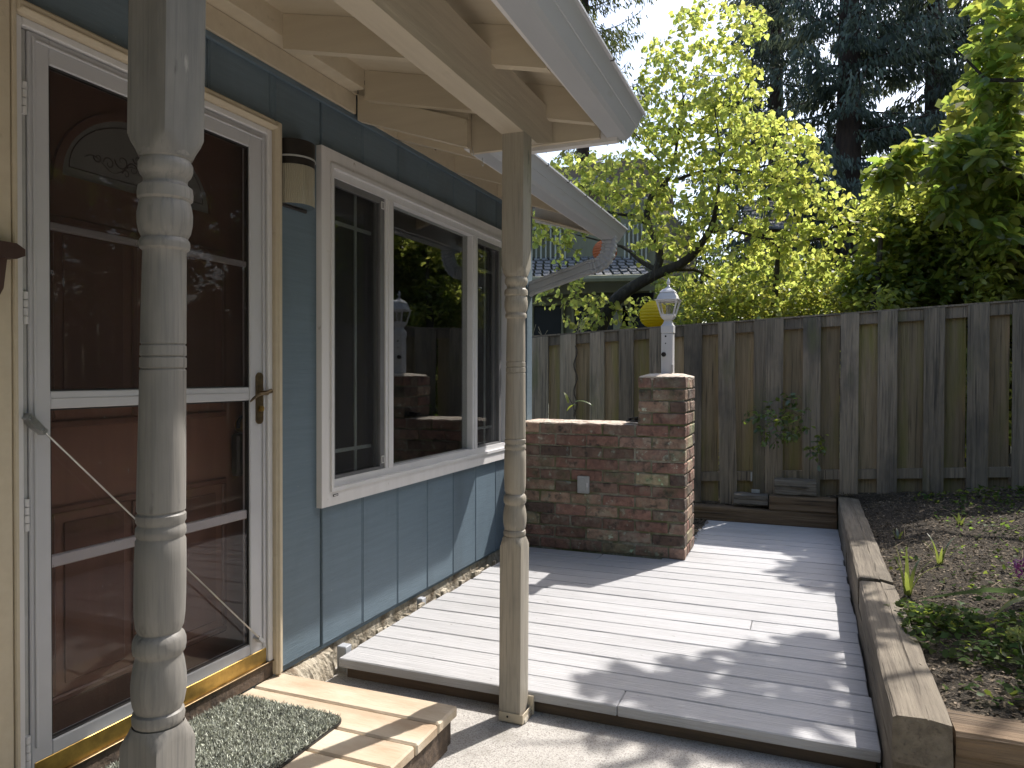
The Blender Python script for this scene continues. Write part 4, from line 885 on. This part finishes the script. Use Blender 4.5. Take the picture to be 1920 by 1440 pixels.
p = atz(1684, 1005, .22); strap('tiny green seedling standing alone in the bare mulch', p[0], p[1], 5, .08, .014, 'seedling', 'seedling', 'seedlings')
p = atz(1800, 985, .26); strap('tiny yellow green seedling by the shaded back of the bed', p[0], p[1], 5, .08, .02, 'seedling', 'seedling', 'seedlings')
# long strap leaf reaching in from the right
V = []; pts_ = [at(1990, 1150, 3.05), at(1905, 1108, 3.1), at(1850, 1106, 3.15), at(1790, 1113, 3.2), at(1720, 1124, 3.25)]
wl_ = [.010, .011, .010, .007, .001]
for p, q in zip(pts_, wl_): V += [p+np.array([0, -q*.4, q]), p-np.array([0, 0, q*.3]), p+np.array([0, q*.6, -q])]
MB().add(V, [(3*i+j, 3*i+j+1, 3*i+j+4, 3*i+j+3) for i in range(4) for j in (0, 1)]).build('iris_leaf', 'lf_irs', None, True, label='long dark green strap leaf arching over the bed from the right', cat='plant')
hl = thing('hellebore', 'plant with a large serrated lime green leaf at the right edge of the bed', 'plant', tuple(atz(1925, 1230, .2)))
def bigleaf(tip, base, w_, parent, mat='lf_yel'):
    tip, base = np.array(tip), np.array(base); d = tip-base; L = np.linalg.norm(d); D_ = d/L; X = unit(np.cross(D_, [0, 0, 1.])); V = []; n = 9
    for i in range(n):
        u = i/(n-1); ww = w_*math.sin(math.pi*min(1, u*.9+.12))**.8*(1+.15*(i % 2)); c = base+d*u+np.array([0, 0, .02*math.sin(math.pi*u)]); V += [c-X*ww+np.array([0, 0, -.006]), c, c+X*ww+np.array([0, 0, -.006])]
    return MB().add(V, [(3*i+j, 3*i+j+1, 3*i+j+4, 3*i+j+3) for i in range(n-1) for j in (0, 1)]).build('leaf', mat, parent)
bigleaf(at(1865, 1152, 3.02), at(1932, 1118, 3.02), .022, hl); bigleaf(at(1990, 1160, 2.95), at(1935, 1118, 3.02), .03, hl)
MB().tube([at(1932, 1118, 3.02), at(1930, 1180, 3.02), atz(1926, 1240, .2)], .004, 6).build('stalk', 'lf_grass', hl)
def ballflower(lab, nm, cat, c, r, mat, n, stem):
    t = thing(nm, lab, cat, tuple(stem)); c = np.array(c); d = unit(rng.normal(0, 1, (n, 3))); P = c+d*r*rng.uniform(.6, .95, (n, 1)); Dd = np.cross(d, rng.normal(0, 1, (n, 3)))+d*.5
    bulk('blossom', leafset(P, Dd, d, np.full(n, r*.5), OVAL), OVAL[1], mat, t); MB().tube([c, (c+np.array(stem))/2+np.array([.01, 0, 0]), stem], .003, 6).build('stalk', 'lf_grass', t); return t
ballflower('pale lime hydrangea flower head low at the right edge', 'hydrangea', 'flower', at(1908, 1192, 3.0), .032, 'petalg', 170, atz(1915, 1262, .2))
ballflower('purple flower at the right edge above the bed', 'purple_flower', 'flower', at(1918, 1066, 3.5), .040, 'petal', 60, atz(1935, 1135, .22))
# shrub against the fence
def shrub(nm, lab, cat, base, targets, lpt, size, mat, tpl=OVAL, skel=None, droop=.4, tw=.004, group=None, **k):
    t = thing(nm, lab, cat, tuple(base), group=group); sk_ = skel or [np.array(base)+np.array([0, 0, .03*i]) for i in range(8)]
    tws, P, D, Nn, sz = crown(targets, sk_, lpt, size, droop, tw=tw, **k); bulk('foliage', leafset(P, D, Nn, sz, tpl), tpl[1], mat, t); tws.build('stem', 'twig', t, kind='stuff'); return t, len(P)
b0 = at(1500, 905, 6.25); sk_ = [b0, at(1505, 870, 6.2), at(1490, 835, 6.15), at(1465, 805, 6.1), at(1450, 790, 6.1), at(1520, 850, 6.1), at(1535, 838, 6.05), at(1430, 780, 6.05)]
shrub('rose_bush', 'small straggly shrub with dark leaves in front of the fence', 'shrub', b0, blobs([(1420, 790, 25, 25, 6.15, .12, 1), (1460, 800, 40, 35, 6.15, .15, 1.2), (1450, 830, 35, 20, 6.1, .12, .8), (1500, 790, 30, 40, 6.2, .12, .8), (1530, 840, 22, 28, 6.1, .1, 1), (1470, 750, 40, 20, 6.3, .05, .3)], 70), 9, .05, 'lf_dk', skel=sk_, jitter=.015)
b1 = at(1085, 775, 5.6); sk_ = [b1, at(1082, 765, 5.6), at(1065, 745, 5.6)]
t_ = thing('climbing_plant', 'small plant with one large dark leaf rising behind the brick wall', 'plant', tuple(b1))
bigleaf(at(1112, 760, 5.6), at(1078, 752, 5.58), .035, t_, 'lf_dk'); bigleaf(at(1062, 770, 5.6), at(1080, 758, 5.58), .02, t_, 'lf_dk'); bigleaf(at(1057, 735, 5.6), at(1066, 755, 5.58), .016, t_, 'lf_yel')
MB().tube([at(1066, 745, 5.6), at(1075, 760, 5.6), at(1085, 800, 5.6)], .003, 5).build('stem', 'twig', t_)
# twining stem on the fence
MB().tube([at(1079+3*math.sin(i*.9), 648+i*7, 6.37) for i in range(20)], .006, 6).build('vine_stem', 'twig', None, True, label='twisted brown vine stem hanging down the fence at left', cat='vine')
# straw sticks above the fence
for gx, lab in ((1000, 'pale dry canes sticking up behind the fence nearest the downspout'), (1018, 'leaning pair of pale dry canes above the second fence board'), (1088, 'tallest cluster of pale dry canes above the fence')):
    t_ = thing('dry_canes', lab, 'canes', tuple(at(gx, 640, 6.6)), group='dry canes behind the fence')
    for k in range(3 if gx != 1088 else 5):
        a = at(gx+random.uniform(-8, 8), 640, 6.6); b = at(gx+random.uniform(-14, 14), random.uniform(590, 615) if gx == 1088 else random.uniform(602, 625), 6.6); MB().tube([a-np.array([0, 0, 1]), a, b], .003, 5).build('cane', pmat('cane', (.35, .3, .2), None, (1, 1, 1), 10, .9, 0) if 'cane_m' not in M else M['cane_m'], t_)

# ------------------------------------------------------------ paper lanterns
def lantern(lab, c, r, mat, col, group='paper lanterns'):
    t = thing('paper_lantern', lab, 'paper lantern', tuple(c), group=group); pr = []
    N_ = 13
    for i in range(N_*2+1):
        a = -math.pi/2*.94+math.pi*.94*i/(2*N_); rr = r*math.cos(a)*(1-.0 if i % 2 else .955); pr.append((rr, c[2]+r*.94*math.sin(a)))
    MB().lathe(pr, c[0], c[1], 40).build('lantern_shade', mat, t); MB().tube([c+np.array([0, 0, r*.9]), c+np.array([0.02, 0, r*.9+1.1])], .0015, 4).build('hanging_string', 'twig', t)
lantern('yellow ribbed paper lantern hanging behind the white lantern post', at(1226, 590, 7.2), .143, 'paper', 0)
lantern('orange ribbed paper lantern hanging behind the downspout elbow', at(1134, 472, 7.4), .128, 'opaper', 0)

# ------------------------------------------------------------ neighbouring houses
nh = thing('neighbour_house', 'olive neighbour house with shingle eave and dark windows behind the tree', 'house', tuple(at(1100, 650, 14)))
def pbox(nm, pxl, pxr, pyt, pyb, Y, dep, mat, parent=nh, bev=.01):
    a, b = at(pxl, pyt, Y), at(pxr, pyb, Y); return MB().box(min(a[0], b[0]), max(a[0], b[0]), Y, Y+dep, min(a[2], b[2]), max(a[2], b[2]), bev).build(nm, mat, parent)
pbox('wall', 560, 1235, 430, 760, 14.0, 5, 'olive')
for a, b in ((905, 985), (1000, 1052), (1076, 1155), (1165, 1178)):
    w_ = pbox('window', a, b, 575, 720, 13.93, .06, 'wglass')
    pbox('window_frame', a-4, a, 570, 725, 13.90, .12, 'olive', w_); pbox('window_frame', b, b+4, 570, 725, 13.90, .12, 'olive', w_); pbox('window_frame', a-3, b+3, 566, 572, 13.9, .12, 'olive', w_)
pbox('corner_post', 1150, 1162, 520, 760, 13.4, .15, 'olive'); pbox('porch_beam', 1000, 1235, 520, 545, 13.35, .3, 'olive')
pbox('window', 1165, 1225, 530, 620, 13.93, .05, 'wglass')
def shroof(nm, pts4, rows, mat, parent, dx=.16):
    """sloped roof of overlapping shingles between eave A-B and ridge D-C"""
    A_, B_, C_, D_ = [np.array(p) for p in pts4]; m = MB(); nrm = unit(np.cross(B_-A_, D_-A_)); nrm = nrm*np.sign(nrm[2])
    for r in range(rows):
        t0, t1 = r/rows, min(1, (r+1.25)/rows); a, b = A_+(D_-A_)*t0, B_+(C_-B_)*t0; c, d = B_+(C_-B_)*t1, A_+(D_-A_)*t1; L = np.linalg.norm(b-a); n = max(2, int(L/dx)); off = random.uniform(0, .5)
        for i in range(n):
            u0, u1 = max(0, (i-off)/n+.004), min(1, (i+1-off)/n-.004)
            if u1 <= u0: continue
            h0 = nrm*(.035+random.uniform(-.006, .006)); V = [a+(b-a)*u0, a+(b-a)*u1, d+(c-d)*u1, d+(c-d)*u0]; V = V+[V[0]+h0, V[1]+h0, V[2]+nrm*.01, V[3]+nrm*.01]
            m.add(V, [(4, 5, 6, 7), (0, 1, 5, 4), (1, 2, 6, 5), (3, 0, 4, 7), (3, 2, 1, 0)])
    return m.build(nm, mat, parent, kind='stuff')
e1, e2 = at(700, 528, 12.7), at(1222, 516, 12.7); r1, r2 = at(700, 470, 14.6), at(1195, 470, 14.6)
shroof('shingle_roof', (e1, e2, r2, r1), 9, 'shingle', nh); MB().tube([e1+np.array([0, -.05, -.05]), e2+np.array([0, -.05, -.05])], .07, 8).build('eave_gutter', 'olive', nh)
pbox('upper_wall', 900, 1215, 330, 480, 14.9, 3, 'tan')
for a in range(950, 1062, 9): pbox('baluster', a, a+2.5, 425, 486, 13.9, .03, 'rail', nh, .002)
pbox('hand_rail', 945, 1065, 420, 426, 13.88, .07, 'rail')
for a in range(1170, 1212, 8): pbox('baluster', a, a+2.5, 420, 492, 13.9, .03, 'rail', nh, .002)
e1, e2 = at(1012, 345, 14.5), at(1150, 345, 14.5); r1, r2 = at(1050, 318, 16.5), at(1128, 296, 16.5)
shroof('upper_roof', (e1, e2, r2, r1), 10, 'shinglel', nh)
e1, e2 = at(1108, 330, 14.6), at(1225, 380, 14.6); MB().tube([e1, e2], .06, 6).build('roof_edge', 'shinglel', nh)
n2 = thing('brown_house', 'brown neighbour house glimpsed behind the middle of the leafy tree', 'house', tuple(at(1460, 650, 17)))
pbox('wall', 1395, 1490, 415, 760, 17, 4, 'tan', n2); pbox('window', 1428, 1455, 440, 480, 16.95, .05, 'wglass', n2)
e1, e2 = at(1385, 425, 16.4), at(1500, 432, 16.4); r1, r2 = at(1400, 375, 19), at(1480, 378, 19); shroof('roof', (e1, e2, r2, r1), 8, 'shingle', n2)

# ------------------------------------------------------------ trees
def limbs(t, lst):
    sk_ = []
    for i, L_ in enumerate(lst):
        P, R = limbpath(L_); R = [q*1.15 for q in R]; MB().tube(P, R, 10 if i == 0 else 7).build('trunk' if i == 0 else 'limb', 'bark', t, True); sk_ += polyresample(P, .12)
    return sk_
rt = thing('redbud_tree', 'small leafy tree with bright yellow green heart shaped leaves behind the fence', 'tree', tuple(at(1112, 690, 8.8)))
YT = 8.8
sk_ = limbs(rt, [
    [(1108, 720, YT, .085), (1122, 625, YT, .075), (1138, 582, YT, .072), (1165, 552, YT, .068), (1205, 527, YT, .060), (1240, 510, YT, .052), (1285, 492, YT-.1, .044), (1318, 455, YT-.2, .036), (1337, 420, YT-.3, .028), (1345, 380, YT-.4, .018), (1352, 300, YT-.4, .010), (1340, 200, YT-.4, .006)],
    [(1228, 516, YT, .048), (1240, 480, YT, .042), (1226, 440, YT, .038), (1212, 412, YT, .034), (1216, 370, YT+.1, .030), (1243, 350, YT+.1, .026), (1262, 320, YT+.2, .02), (1272, 250, YT+.2, .013), (1285, 180, YT+.2, .008), (1262, 110, YT+.2, .005)],
    [(1216, 420, YT, .026), (1190, 405, YT-.2, .021), (1150, 400, YT-.3, .014), (1090, 385, YT-.4, .008), (1030, 370, YT-.5, .004)],
    [(1235, 508, YT, .030), (1200, 490, YT+.1, .024), (1175, 465, YT+.2, .018), (1140, 455, YT+.3, .012), (1080, 440, YT+.3, .006)],
    [(1330, 435, YT-.2, .024), (1365, 425, YT-.3, .020), (1400, 440, YT-.4, .015), (1450, 450, YT-.5, .010), (1530, 450, YT-.6, .005)],
    [(1262, 340, YT+.2, .020), (1300, 325, YT+.1, .018), (1350, 315, YT, .014), (1430, 325, YT-.1, .010), (1500, 350, YT-.2, .005)],
    [(1266, 505, YT, .024), (1310, 505, YT+.2, .018), (1345, 530, YT+.3, .013), (1352, 580, YT+.3, .008)],
    [(1272, 250, YT+.2, .012), (1320, 220, YT+.1, .009), (1385, 190, YT, .006), (1420, 130, YT, .003)],
    [(1262, 320, YT+.2, .014), (1225, 290, YT+.2, .010), (1190, 250, YT+.2, .006), (1165, 220, YT+.2, .003)]])
tg = spaced([(1330, 130, 95, 55, YT, .5, 1.0), (1240, 130, 30, 60, YT, .4, .5), (1390, 200, 60, 40, YT, .4, .7), (1250, 230, 75, 60, YT, .6, .9), (1190, 190, 25, 40, YT, .3, .3), (1340, 260, 120, 75, YT, .7, 1.0), (1455, 280, 80, 65, YT-.2, .5, 1.0), (1500, 330, 65, 55, YT-.3, .4, .9),
            (1110, 325, 85, 40, YT-.2, .5, 1.0), (1180, 340, 85, 55, YT, .6, 1.1), (1400, 380, 120, 55, YT-.3, .6, 1.0), (1555, 395, 48, 50, YT-.5, .3, 1.0), (1280, 420, 100, 60, YT, .7, .8), (1540, 490, 55, 60, YT-.3, .4, .6), (1430, 520, 100, 60, YT, .6, .8), (1330, 550, 90, 50, YT+.2, .5, .8),
            (1040, 430, 70, 40, YT-.3, .4, .9), (1100, 400, 70, 30, YT-.3, .4, .9), (1060, 505, 40, 50, YT-.3, .4, .35), (1020, 550, 25, 30, YT-.3, .3, .4), (1095, 580, 45, 40, YT-.2, .4, .6), (1190, 590, 50, 30, YT, .4, .5), (1250, 470, 60, 30, YT, .5, .5), (1045, 310, 20, 15, YT-.4, .2, .7), (1350, 40, 90, 40, YT, .5, .8), (1500, 600, 90, 15, YT, .4, .5), (1480, 440, 70, 45, YT-.3, .4, .7), (1215, 190, 30, 50, YT, .4, .5), (1225, 120, 25, 40, YT, .4, .3)], 1400, .12)
tws, P, D, Nn, sz = crown(tg, sk_, 12, .060, .6, tw=.007)
bulk('crown', leafset(P, D, Nn, sz, HEART), HEART[1], 'lf_red', rt, kind='stuff'); tws.build('twigs', 'twig', rt, kind='stuff')
# large leaved tree at right
mg = thing('broadleaf_tree', 'tree with large oval lime leaves reaching in from the upper right', 'tree', (4.7, 7.4, .3))
def wpath(P, R, t, nm):
    MB().tube(P, R, 9).build(nm, 'bark', t, True); return polyresample([np.array(p) for p in P], .15)
YM = 8.0
sk_ = wpath([(4.7, 7.4, -.1), (4.6, 7.2, 1.2), (4.45, 6.9, 2.4), (4.3, 6.4, 3.4), (4.2, 6.2, 4.6), (4.1, 6.1, 5.6)], [.10, .09, .08, .065, .045, .02], mg, 'trunk')
for P_ in ([(4.5, 6.95, 2.0), (4.1, 7.0, 2.4), tuple(at(1840, 300, 8.0)), tuple(at(1760, 285, 7.9)), tuple(at(1660, 300, 7.8))], [(4.42, 6.8, 2.7), (4.1, 6.9, 3.4), tuple(at(1850, 150, 7.9)), tuple(at(1790, 90, 7.9))], [(4.3, 6.4, 3.4), (3.6, 5.9, 3.9), (2.9, 5.6, 4.2), (2.4, 5.4, 4.25)], [(4.3, 6.4, 3.2), (3.7, 5.4, 3.6), (3.1, 4.9, 3.8), (2.6, 4.8, 3.9)], [(4.52, 7.0, 1.8), (4.4, 7.1, 1.9), tuple(at(1905, 420, 8.0))], [(4.4, 6.5, 2.6), (4.6, 5.4, 3.0), (4.6, 4.4, 3.2)], [(4.4, 6.5, 3.0), (5.4, 5.8, 3.4), (6.0, 5.0, 3.6)]):
    sk_ += wpath(P_, [.035-.028*i/(len(P_)-1) for i in range(len(P_))], mg, 'limb')
tg = blobs([(1760, 290, 85, 35, YM, .35, 1.2), (1670, 325, 40, 25, 7.8, .2, 1.0), (1850, 300, 60, 60, YM, .5, 1.4), (1870, 180, 50, 60, YM+.2, .5, 1.2), (1860, 100, 60, 35, YM, .4, 1.1), (1880, 420, 45, 50, YM+.2, .5, 1.0), (1800, 375, 60, 35, YM, .4, .7), (1900, 20, 70, 60, YM, .5, 1)], 260)
def shadeblob(cx, cy, rx, ry, zlo, zhi, n):
    """leafy branch ends that lie between the sun and a spot on the ground at (cx,cy)"""
    out = []
    for _ in range(n):
        a = rng.uniform(0, 6.28); r = math.sqrt(rng.uniform(0, 1)); z = rng.uniform(zlo, zhi); out.append(np.array([cx+rx*r*math.cos(a)+.33*z, cy+ry*r*math.sin(a)+.71*z, z]))
    return out
tg += shadeblob(1.62, 2.78, .48, .26, 3.7, 4.3, 42)+shadeblob(1.85, 3.25, .24, .30, 3.9, 4.4, 20)+shadeblob(2.5, 2.9, .4, .35, 3.6, 4.4, 14)+shadeblob(3.0, 5.9, .8, .45, 3.4, 5.0, 50)+shadeblob(4.3, 4.0, .6, 1.2, 3.0, 4.6, 50)+shadeblob(2.95, 3.6, .25, .2, 3.4, 4.0, 7)
tg += [np.array([rng.uniform(4.2, 6.2), rng.uniform(4.0, 7.5), rng.uniform(2.2, 5.2)]) for _ in range(60)]
tws, P, D, Nn, sz = crown(tg, sk_, 13, .155, .3, tw=.007, start=.45, flat=.9)
bulk('crown', leafset(P, D, Nn, sz, OVAL), OVAL[1], 'lf_mag', mg, kind='stuff'); tws.build('twigs', 'twig', mg, kind='stuff')

def bush(nm, lab, cat, base, bl, lpt, size, mat, tpl=RHOMB, group=None, tw=.005, **k):
    base = np.array(base); sk_ = [base+np.array([rng.uniform(-.3, .3), rng.uniform(-.3, .3), h]) for h in np.linspace(0, 1.2, 14)]
    t = thing(nm, lab, cat, tuple(base), group=group); MB().tube([base-np.array([0, 0, .4]), base+np.array([0, 0, .6]), base+np.array([.05, 0, 1.3])], [.05, .045, .02], 7).build('trunk', 'bark', t, True)
    tws, P, D, Nn, sz = crown(bl, sk_, lpt, size, .3, tw=tw, jitter=.06, start=.1, **k)
    bulk('foliage', leafset(P, D, Nn, sz, tpl), tpl[1], mat, t, kind='stuff'); tws.build('twigs', 'twig', t, kind='stuff'); return t
bush('laurel_shrub', 'tall dense dark green shrub above the fence right of the redbud', 'shrub', at(1730, 680, 9), blobs([(1720, 470, 110, 110, 9, .7, 1), (1650, 540, 70, 55, 8.6, .5, 1), (1800, 500, 90, 90, 9, .6, 1), (1700, 380, 70, 40, 9.2, .5, .9), (1770, 360, 60, 35, 9.3, .5, .9)], 620), 40, .085, 'lf_hedge', OVAL)
bush('laurel_lit_edges', 'bright yellow green leaves added as the backlit edges of the dark laurel', 'shrub', at(1640, 680, 8.2), blobs([(1620, 420, 35, 40, 8.2, .3, .8), (1700, 375, 80, 28, 8.2, .3, 1), (1790, 420, 70, 40, 8.3, .3, .7), (1640, 560, 60, 28, 8.1, .3, 1), (1850, 520, 60, 60, 8.3, .3, .8)], 150), 16, .075, 'lf_red', OVAL)  # extra bright foliage, its leaf colour imitates sun through the laurel's edges
bush('hedge_shrub', 'leafy shrub above the fence at the right edge of the photo', 'shrub', at(1890, 680, 9.5), blobs([(1880, 500, 70, 100, 9.8, .6, 1), (1900, 400, 60, 70, 10, .6, .9), (1950, 480, 90, 120, 10, .8, 1)], 330), 30, .08, 'lf_yel', OVAL)
bush('low_shrub', 'low bright yellow green shrub just above the fence top', 'shrub', at(1450, 680, 8.8), blobs([(1430, 580, 110, 32, 8.8, .4, 1), (1340, 570, 60, 40, 8.8, .4, 1), (1560, 575, 70, 28, 8.8, .4, .9)], 260), 26, .06, 'lf_yel')
bush('shade_shrub', 'dark shaded shrub beyond the fence behind the lantern post', 'shrub', at(1310, 680, 10.2), blobs([(1300, 560, 100, 60, 10.5, .6, 1), (1480, 540, 120, 60, 10.5, .6, 1), (1390, 500, 90, 50, 10.8, .6, .8)], 300), 28, .07, 'lf_hedge')
# garden mass beyond the frame at right, seen in the window glass; trees well behind the camera are added to dim the posts
for i, (x, y, h, r, mt2, lab) in enumerate(((3.9, 9.6, 4.2, 1.4, 'lf_yel', 'bright leafy tree right of the garden beyond the fence end'), (8.2, 9.4, 7.0, 2.2, 'lf_hedge', 'dark green tree farther right beyond the fence'), (8.6, 5.6, 7.0, 2.1, 'lf_hedge', 'tall green tree on the right side of the garden'), (8.8, 2.0, 6.5, 2.1, 'lf_hedge', 'dark tree on the right near the camera'), (8.6, -1.8, 6.5, 2.1, 'lf_hedge', 'dark tree behind the camera on the right'), (3.5, -6.5, 6.0, 2.6, 'lf_hedge', 'dark tree behind the camera'), (.8, -6.0, 6.5, 2.4, 'lf_hedge', 'unseen dark tree beside the house, added to keep light off the posts'), (6.6, -4.6, 6.5, 2.3, 'lf_hedge', 'unseen dark tree at the garden corner, added to keep light off the posts'), (7.0, 4.2, 4.4, 1.3, 'lf_dk', 'dark rhododendron at the right of the garden'))):
    n = 750; tg2 = [np.array([x, y, .3+h*.5])+unit(rng.normal(0, 1, 3))*rng.uniform(.25, 1)**.5*np.array([r, r, h*.5]) for _ in range(n)]
    bush('garden_tree', lab, 'tree', (x, y, .2), tg2, 30, .17, mt2, RHOMB)
for x, lab in ((1.2, 'low sunlit yellow green ivy shrub behind the left part of the fence'), (2.6, 'low sunlit yellow green shrub behind the middle of the fence'), (4.0, 'low sunlit shrub behind the right part of the fence')):
    bush('fence_shrub', lab, 'shrub', (x, 7.5, .1), [np.array([x+rng.uniform(-.8, .8), 7.45+rng.uniform(-.25, .35), rng.uniform(.2, 1.35)]) for _ in range(120)], 16, .07, 'lf_yel')
# conifers
def conifer(lab, x, y, h, r, trunk, seed, zmin=.8, mat='lf_con', dens=1.0, nm='conifer', width=1.0, group='dark conifers'):
    rg = np.random.default_rng(seed); t = thing(nm, lab, 'conifer', (x, y, .2), group=group)
    MB().tube([(x, y, -.2), (x+.03, y, h*.4), (x, y, h)], [trunk, trunk*.7, .02], 12).build('trunk', 'cbark', t, True)
    br = MB(); P = []; D = []; z = zmin
    while z < h-.3:
        for k in range(5):
            a = rg.uniform(0, 6.28); L = r*(1-(z/h))**.75*rg.uniform(.75, 1.1)+.3; dip = rg.uniform(.15, .35); pts = []
            for i in range(6):
                u = i/5; pts.append(np.array([x+L*u*math.cos(a), y+L*u*math.sin(a), z-dip*L*u+.22*L*u*u*u]))
            br.tube(pts, [.03*(1-.85*i/5)*L/r+.004 for i in range(6)], 4, False)
            n = int(L*38*dens); u = rg.uniform(.12, 1, n); s = u*5; i0 = np.minimum(s.astype(int), 4); fr_ = (s-i0)[:, None]; A_ = np.array(pts)
            q = A_[i0]*(1-fr_)+A_[i0+1]*fr_
            for m_ in range(4):
                side = rg.choice([-1, 1], n); off = rg.uniform(0, .42, n)*(1-u*.4)*side
                pp = q+np.stack([-math.sin(a)*off, math.cos(a)*off, -rg.uniform(0, .35, n)*(.3+np.abs(off))], 1); P.append(pp)
                D.append(np.stack([math.cos(a)*.35-math.sin(a)*side*.3+rg.normal(0, .25, n), math.sin(a)*.35+math.cos(a)*side*.3+rg.normal(0, .25, n), -rg.uniform(.4, 1.6, n)], 1))
        z += rg.uniform(.38, .60)
    P = np.concatenate(P); D = np.concatenate(D); n = len(P)
    T_ = (np.array([(0, 0, 0), (-.13*width, .25, 0), (-.09*width, .7, .03), (0, 1, 0), (.09*width, .7, .03), (.13*width, .25, 0)]), [(0, 5, 4, 3, 2, 1)])
    bulk('crown', leafset(P, D, rg.normal(0, 1, (n, 3)), rg.uniform(.09, .20, n), T_), T_[1], mat, t, kind='stuff'); br.build('branches', 'cbark', t, kind='stuff')
p = at(1585, 690, 17); conifer('tall dark conifer with a thick reddish trunk centred behind the shrubs', p[0], 17, 17, 3.6, .34, 3)
p = at(1745, 690, 19); conifer('dark conifer filling the sky right of the thick trunked one', p[0], 19, 17, 3.6, .30, 4)
p = at(1450, 690, 21); conifer('dark conifer showing between the redbud and the thick trunked conifer', p[0], 21, 18, 3.4, .28, 5)
p = at(1890, 690, 20); conifer('dark conifer behind the large leaved tree at upper right', p[0], 20, 15, 3.4, .28, 6)
p = at(1120, 690, 22); conifer('pale drooping cedar whose branch tips hang beside the gutter', p[0]-.5, 22, 26, 3.6, .26, 8, 9.0, 'lf_ced', .7, 'cedar', 1.0, 'cedars')
print('objects', len(bpy.data.objects))
